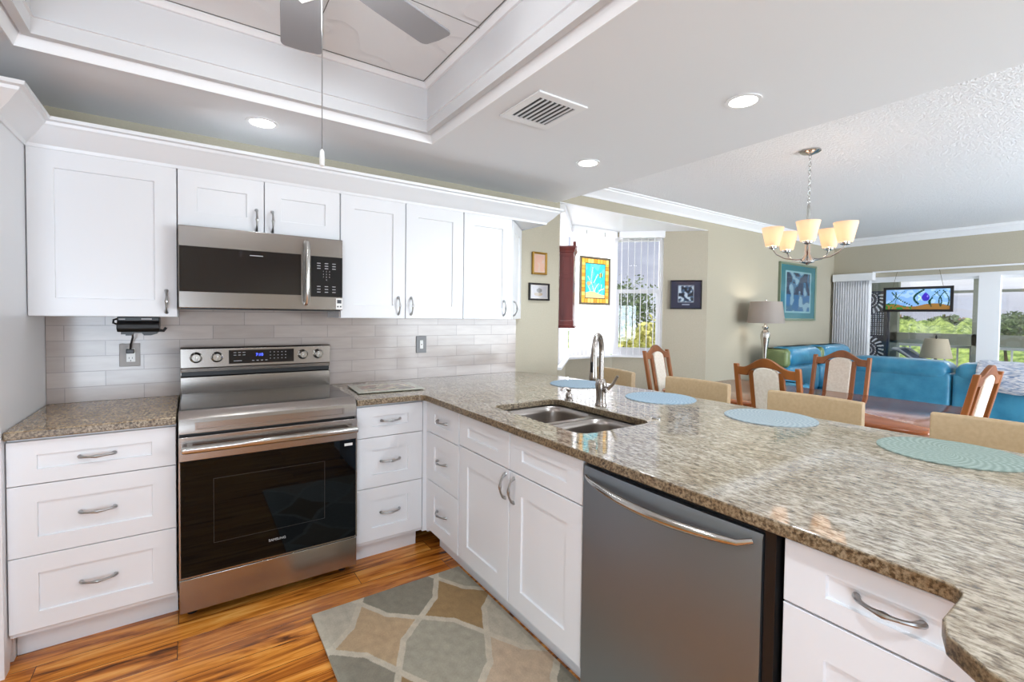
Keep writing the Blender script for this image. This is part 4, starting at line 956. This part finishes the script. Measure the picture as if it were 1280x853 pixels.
def make_chair():
    t = T('dining_chair', 'x', 'chair', (0, 0, 0), group='cherry wood dining chairs with cream padded backs')
    lean = .20
    def sh(b):
        for v in b.bm.verts: v.co.x -= max(0, v.co.z-.45)*lean
        return b
    for s in (-1, 1):
        y = s*.205
        b = B(); b.loft([[(x+i, y+j, z) for i, j in ((-.017, -.015), (.017, -.015), (.017, .015), (-.017, .015))] for x, z in ((-.05, 0), (-.01, .25), (0, .45), (0, .75), (0, 1.035), (0, 1.05))]); t.part('back_post', sh(b), M['wood'], bev=.005)
        y = s*.100
        b = B().box(-.011, .011, y-.016, y+.016, .47, 1.01); t.part('inner_stile', sh(b), M['wood'], bev=.003)
        b = B(); b.loft([[(.40+i*q, s*.19+j*q, z) for i, j in ((-1, -1), (1, -1), (1, 1), (-1, 1))] for q, z in ((.014, 0), (.02, .3), (.021, .43))]); t.part('leg', b, M['wood'], bev=.003)
        b = B().box(-.02, .385, s*.19-.01, s*.19+.01, .20, .225); t.part('stretcher', b, M['wood'])
    up = []; dn = []
    for i in range(41):
        y = -.192+.384*i/40; a = abs(y)/.192
        up.append((y, 1.030+(.070*(.5+.5*math.cos(PI*min(1, a/.86))))+.008*math.cos(a*PI)*0))
        dn.append((y, .972 if a > .62 else .985+.052*math.sqrt(max(0, 1-(a/.62)**2))))
    b = B().prism(up+dn[::-1], 'x', -.014, .014); t.part('crest_rail', sh(b), M['wood'], bev=.004)
    pn = [(y, .990+.047*math.sqrt(max(0, 1-(abs(y)/.084)**2))) for y in [-.084+.168*i/20 for i in range(21)]]+[(.084, .50), (-.084, .50)]
    b = B().prism(pn, 'x', -.018, .024); t.part('back_pad', sh(b), M['cream'], bev=.008, seg=3)
    t.part('lower_rail', sh(B().box(-.012, .012, -.19, .19, .47, .505)), M['wood'])
    t.part('seat_frame', B().plate(rrect(-.01, .42, -.215, .215, .03), [rrect(.02, .39, -.185, .185, .03)], .415, .455), M['wood'])
    ls = [[(x, y, z) for x, y in rrect(.005+q, .425-q, -.21+q, .21-q, .04)] for q, z in ((.005, .4555), (0, .475), (.01, .495), (.05, .505))]
    t.part('seat', B().loft(ls), M['cream'])
    return t.o
ch = make_chair()
specs = [((3.36, -1.485), 0, 'cherry dining chair on the near side of the table, backing onto the bar stools', (1.0, 1.03, 1.0)),
         ((4.62, -1.375), 180, 'cherry dining chair on the far side of the table, before the long blue sofa', None),
         ((3.80, -.27), -82, 'cherry dining chair at the bay-window end of the table', None),
         ((4.13, -2.28), 86, 'cherry dining chair at the right end of the table, seen from its side', None)]
for i, (p, rz, lb, sc_) in enumerate(specs):
    if i == 0: ch.location = (*p, 0); ch.rotation_euler = (0, 0, math.radians(rz)); ch['label'] = lb
    else: dup(ch, (*p, 0), math.radians(rz), lb)

# ------------------------------------------------------------------ sofas
def pillow(b, x0, x1, y0, y1, z0, z1, r=.06, n=6):
    """rounded cushion box"""
    ls = []
    for i in range(n+1):
        a = PI/2*i/n; q = r*(1-math.sin(a)); ls.append((q, z0+r*(1-math.cos(a))))
    prof_ = ls+[(q, z0+z1-z) for q, z in ls[::-1]]
    return b.loft([[(x, y, z) for x, y in rrect(x0+q, x1-q, y0+q, y1-q, r, 5)] for q, z in prof_])
def wrinkle(o, s=.012, f=5):
    for v in o.data.vertices: 
        v.co += v.normal*s*noise.noise(v.co*f)
t = T('sofa', 'long teal leather sofa with its back to the dining table', 'sofa', (6.35, -2.2, 0), w=True)
SX = 5.86
yy = [(-1.00, -1.845), (-1.855, -2.75), (-2.76, -3.65)]
for i, (a, c) in enumerate(yy):
    t.part('back_panel', pillow(B(), SX, SX+.22, c, a, .06, .885, .035), M['teal'])
    o = t.part('back_cushion', pillow(B(), SX-.02, SX+.34, c+.01, a-.01, .80, .985, .085), M['teal'])
    t.part('seat_cushion', pillow(B(), SX+.25, SX+.95, c+.01, a-.01, .25, .48, .06), M['teal'])
    t.part('inner_back', pillow(B(), SX+.20, SX+.42, c+.01, a-.01, .42, .84, .06), M['teal'])
t.part('arm', pillow(B(), SX+.02, SX+.95, -.995, -.82, .05, .62, .07), M['teal']); t.part('arm', pillow(B(), SX+.02, SX+.95, -3.85, -3.66, .05, .62, .07), M['teal'])
t.part('base', B().box(SX+.08, SX+.90, -3.64, -1.01, .04, .26), M['teal'])
t = T('sofa', 'teal leather loveseat with puffy headrests, along the wall beside the floor lamp', 'sofa', (6.45, -.4, 0), w=True)
for i, (a, c) in enumerate(((5.72, 6.58), (6.60, 7.46))):
    o = t.part('headrest', pillow(B(), a, c, -.50, -.20, .80, 1.04, .10), M['teal'])
    t.part('headrest_end', pillow(B(), a-.03, a+.09, -.48, -.19, .80, 1.02, .05), M['olive'], parent=o, label='olive green end of the headrest')
    t.part('back_cushion', pillow(B(), a, c, -.48, -.16, .45, .84, .09), M['teal'])
    t.part('seat_cushion', pillow(B(), a, c, -.78, -.40, .26, .50, .07), M['teal'])
t.part('arm', pillow(B(), 5.50, 5.70, -.78, -.14, .05, .66, .07), M['teal'])
t.part('base', B().box(5.7, 7.46, -.75, -.12, .04, .28), M['teal'])
# throw
b = B(); ls = []; NY = 60; prf = [(SX-.045, .74), (SX-.048, .80), (SX-.046, .88), (SX-.03, .95), (SX+.03, .992), (SX+.12, 1.003), (SX+.24, 1.0), (SX+.33, .96), (SX+.37, .88)]
for i in range(NY+1):
    y = -2.02-1.05*i/NY; ls.append([(x+.012*noise.noise(Vector((x*4, y*14, z*18))), y, z+.015*noise.noise(Vector((y*9, z*9, 2)))+.010) for x, z in prf])
bm_ = b.loft(ls, cap=False, close=False)
m = mat('blue_white_throw', (190, 200, 216), .95); nn = N(m, 'TexNoise', Scale=30, Detail=4, Distortion=2.0); L(m, coords(m, (1, .35, 1.6)), nn.inputs['Vector'])
L(m, ramp(m, nn.outputs[0], [(.36, (128, 146, 178)), (.5, (196, 202, 216)), (.62, (226, 226, 230))]), bsdf(m).inputs['Base Color']); bump(m, nn.outputs[0], .8, .015)
single('throw_blanket', b, m, 'crinkled blue and white throw blanket draped over the back of the long sofa', 'blanket', solid=.008)

# ------------------------------------------------------------------ lamps
lx, ly = 5.60, -.27
t = T('floor_lamp', 'floor lamp with a grey drum shade in front of the dining room wall', 'lamp', (lx, ly, 0), w=True)
t.part('base', B().lathe([(.15, 0), (.15, .015), (.13, .025), (.03, .04), (.014, .06)], (lx, ly, 0), 28), M['chrome'])
t.part('pole', B().lathe([(.012, .05), (.012, .70), (.016, .85), (.028, 1.00), (.050, 1.14), (.052, 1.18), (.034, 1.225), (.022, 1.24), (.034, 1.26), (.036, 1.275), (.014, 1.29), (.010, 1.32)], (lx, ly, 0), 24), M['chrome'])
t.part('shade', B().lathe([(.200, 1.315), (.168, 1.565), (.165, 1.565), (.197, 1.315)], (lx, ly, 0), 40, cap=False), M['lampshade'])
t.part('finial', B().lathe([(.004, 1.56), (.012, 1.575), (.012, 1.585), (.003, 1.595)], (lx, ly, 0), 12), M['chrome'])
b = B().tube([(lx-.165, ly, 1.562), (lx+.165, ly, 1.562)], .002, 6).tube([(lx, ly-.165, 1.562), (lx, ly+.165, 1.562)], .002, 6); t.part('spider', b, M['chrome'])
t.part('bulb', B().lathe([(.012, 1.33), (.015, 1.37), (.03, 1.42), (.02, 1.45), (.003, 1.46)], (lx, ly, 0), 14), M['bulb'])
lamp('floor_lamp_bulb', 'POINT', (lx, ly, 1.49), 3, (1, .93, .84), shadow_soft_size=.03)
lx, ly = 7.45, -1.36
t = T('end_table', 'small dark end table under the table lamp by the sliding door', 'table', (lx, ly, 0), w=True)
t.part('top', B().box(lx-.25, lx+.25, ly-.25, ly+.25, .55, .58), M['darkwood'], bev=.004)
for i in (-.21, .21):
    for j in (-.21, .21): t.part('leg', B().box(lx+i-.02, lx+i+.02, ly+j-.02, ly+j+.02, 0, .55), M['darkwood'])
t = T('table_lamp', 'beige drum table lamp standing behind the long teal sofa', 'lamp', (lx, ly, .58), w=True)
t.part('base', B().lathe([(.07, .581), (.07, .60), (.03, .62), (.05, .68), (.065, .76), (.045, .83), (.03, .85), (.04, .87), (.015, .90), (.008, .95)], (lx, ly, 0), 24), M['black'])
t.part('shade', B().lathe([(.150, .92), (.152, .93), (.108, 1.148), (.105, 1.152), (.102, 1.148), (.146, .925)], (lx, ly, 0), 36, cap=False), M['beigeshade'])
t.part('spider', B().tube([(lx-.106, ly, 1.146), (lx+.106, ly, 1.146)], .002, 6).tube([(lx, ly, .94), (lx, ly, 1.15)], .004, 6), M['black'])
t.part('finial', B().lathe([(.004, 1.145), (.011, 1.165), (.011, 1.175), (.003, 1.195)], (lx, ly, 0), 12), M['black'])
# lanai things
t = T('decorative_screen', 'tall navy openwork panel with round cutout pattern on the lanai beside the blinds', 'screen', (9.1, -.2, -.02), w=True)
def scr(u, v):
    X, Y = u*.5, v*1.80
    if u < .14 or u > .93: return (24, 30, 56)
    def ringp(cx_, cy_):
        r = math.hypot(X-cx_, Y-cy_); a = math.atan2(Y-cy_, X-cx_)
        if r > .24: return None
        if .06 < r < .075 or .11 < r < .122: return (210, 214, 222) if math.sin(a*24) > -.2 else (24, 30, 56)
        if .15 < r < .23: return (216, 220, 228) if math.sin(a*20+r*30) > .35 else (24, 30, 56)
        return (24, 30, 56)
    for cy_ in (.22, .88, 1.54+.15):
        q = ringp(.25, cy_)
        if q and cy_ != .22: return q
    if 1.12 < Y < 1.50: return (206, 210, 220) if (X*34) % 1 < .4 and (Y*30) % 1 < .55 else (24, 30, 56)
    return (24, 30, 56)
painted(110, 300, scr, (9.12, .16, .0), (0, -.53, 0), (0, 0, 1.80), 'panel', M['pic'], t.o, .03, thing=t)
t.part('frame', B().box(9.10, 9.14, .16, .19, -.02, 1.83).box(9.10, 9.14, -.40, -.37, -.02, 1.83).box(9.10, 9.14, -.37, .16, 1.80, 1.83), M['navy'])
t = T('lounge_chair', 'dark folding lounge chair with a tilted back on the lanai', 'chair', (9.0, -.8, -.02), w=True)
b = B().tube([(8.95, -.50, .93), (8.95, -.58, .915), (8.95, -.86, .70), (8.95, -1.25, .40)], .018, 8).tube([(9.45, -.50, .93), (9.45, -.58, .915), (9.45, -.86, .70), (9.45, -1.25, .40)], .018, 8).tube([(8.95, -.50, .93), (9.45, -.50, .93)], .018, 8); t.part('back_frame', b, mat('grey_tube', (150, 152, 158), .4))
b = B().prism([(-.53, .925), (-.53, .905), (-.86, .675), (-1.25, .375), (-1.25, .395), (-.86, .70)], 'x', 8.97, 9.43); t.part('sling', b, M['navy'])
t.part('leg', B().tube([(8.95, -1.2, .42), (8.95, -.75, -.01)], .014, 8).tube([(9.45, -1.2, .42), (9.45, -.75, -.01)], .014, 8), M['black'])
t.part('seat', B().box(8.95, 9.45, -1.75, -1.2, .36, .40), M['navy'])

# ------------------------------------------------------------------ outdoors
def terrain(name, x0, x1, y0, y1, nx, ny, zf, m, label, kind, stuff=True):
    vs = []; fs = []
    for j in range(ny+1):
        for i in range(nx+1):
            x = x0+(x1-x0)*i/nx; y = y0+(y1-y0)*j/ny; vs.append((x, y, zf(x, y)))
    k = nx+1; fs = [(j*k+i, j*k+i+1, (j+1)*k+i+1, (j+1)*k+i) for j in range(ny) for i in range(nx)]
    me = bpy.data.meshes.new(name); me.from_pydata(vs, [], fs); me.materials.append(m)
    for p in me.polygons: p.use_smooth = True
    o = bpy.data.objects.new(name, me); C.objects.link(o)
    if stuff: o['kind'] = 'stuff'; o['label'] = label; o['category'] = kind
    else: o['kind'] = 'structure'
    return o
def canopy(x, y):
    p = Vector((x*.16, y*.16, 0)); return -4.6+1.6*abs(noise.noise(p))*2+.9*noise.noise(p*3)+.5*noise.noise(p*7)
terrain('ground', 10, 400, -200, 200, 2, 2, lambda x, y: -7, M['ground'], '', '', False)
terrain('mangrove_canopy', 16, 110, -60, 60, 260, 320, lambda x, y: canopy(x, y)+.045*(x-16), M['canopy'], 'bright green mangrove canopy beyond the lanai windows', 'trees')
def leaves(b, c, R, n, sz, flat=.8, droop=0):
    for _ in range(n):
        while True:
            p = Vector((random.uniform(-1, 1), random.uniform(-1, 1), random.uniform(-1, 1)))
            if .25 < p.length < 1: break
        p = Vector((p.x*R, p.y*R, p.z*R*flat))+c
        a = Vector((random.gauss(0, 1), random.gauss(0, 1), random.gauss(0, .7))).normalized(); q = a.cross(Vector((random.gauss(0, 1), random.gauss(0, 1), random.gauss(0, 1)))).normalized()
        s = sz*random.uniform(.6, 1.4); b.bm.faces.new([b.v(p-a*s), b.v(p+q*s*.4), b.v(p+a*s), b.v(p-q*s*.4)])
def tree(name, label, x, y, zb, h, R, mt, n=900, sz=.16, group=None, blobs=6):
    t = T(name, label, 'tree' if h > 2.5 else 'bush', (x, y, zb), group=group)
    b = B()
    for k in range(blobs):
        a = random.uniform(0, 2*PI); rr = random.uniform(0, .55)*R
        leaves(b, Vector((rr*math.cos(a), rr*math.sin(a), h-R*.8*random.uniform(.6, 1.3))), R*random.uniform(.45, .75), n//blobs, sz)
    t.part('crown', b, mt, smooth=180)
    t.part('trunk', B().tube([(0, 0, 0), (.05*h, 0, h*.4), (0, .03*h, h*.8)], [.06*h**.5, .045*h**.5, .02*h**.5], 8), M['bark'])
    return t
# far darker trees at the horizon
for k in range(16):
    y = -22+3.6*k+random.uniform(-1, 1); x = 118+random.uniform(-3, 6); top = 1.6+random.uniform(0, 1.3)
    tree('distant_tree', 'far %s tree on the horizon, %s' % (('brown', 'dark green', 'olive green')[k % 3], 'small and hazy beyond the lanai windows'), x, y, -7, top+7.3, 3.4, M[('leafb', 'leafd', 'leafd')[k % 3]], 1500, .55, 'far trees on the horizon beyond the lanai')
tree('tall_tree', 'bushy tree rising above the horizon right of the white door post', 47, 4.1, -7, 9.1, 1.5, M['leafd'], 1500, .16)
tree('tall_tree', 'dark green tree at the right edge of the photo beyond the lanai', 50, 2.6, -7, 8.6, 1.7, M['leafd'], 1500, .16)
# bushes outside the bay
G4 = 'bushes outside the bay window'
for (x, y, zb, h, R, mt, lb) in ((10.2, 5.2, -3, 4.6, 1.15, 'leafy', 'yellow-green bush outside the open blind, filling its left half'), (11.6, 4.9, -3, 4.4, 1.0, 'leafb', 'brownish bush outside the open blind, right of the yellow-green one'),
        (12.6, 4.2, -3, 4.6, 1.2, 'leafd', 'dark green bush outside the open blind at its right edge'), (9.6, 3.6, -3, 3.4, 1.1, 'leaf', 'low green shrub outside the bottom of the open blind'),
        (16, 11.5, -3, 6.2, 1.9, 'leafd', 'distant dark bush outside the upper left of the open blind')):
    tree('bush', lb, x, y, zb, h, R, M[mt], 2200, .10, G4, 8)
terrain('lawn', 5.5, 15.8, 1.2, 18, 40, 40, lambda x, y: -3+.2*noise.noise(Vector((x*.4, y*.4, 0))), M['canopy'], 'green lawn below the bay window', 'grass')
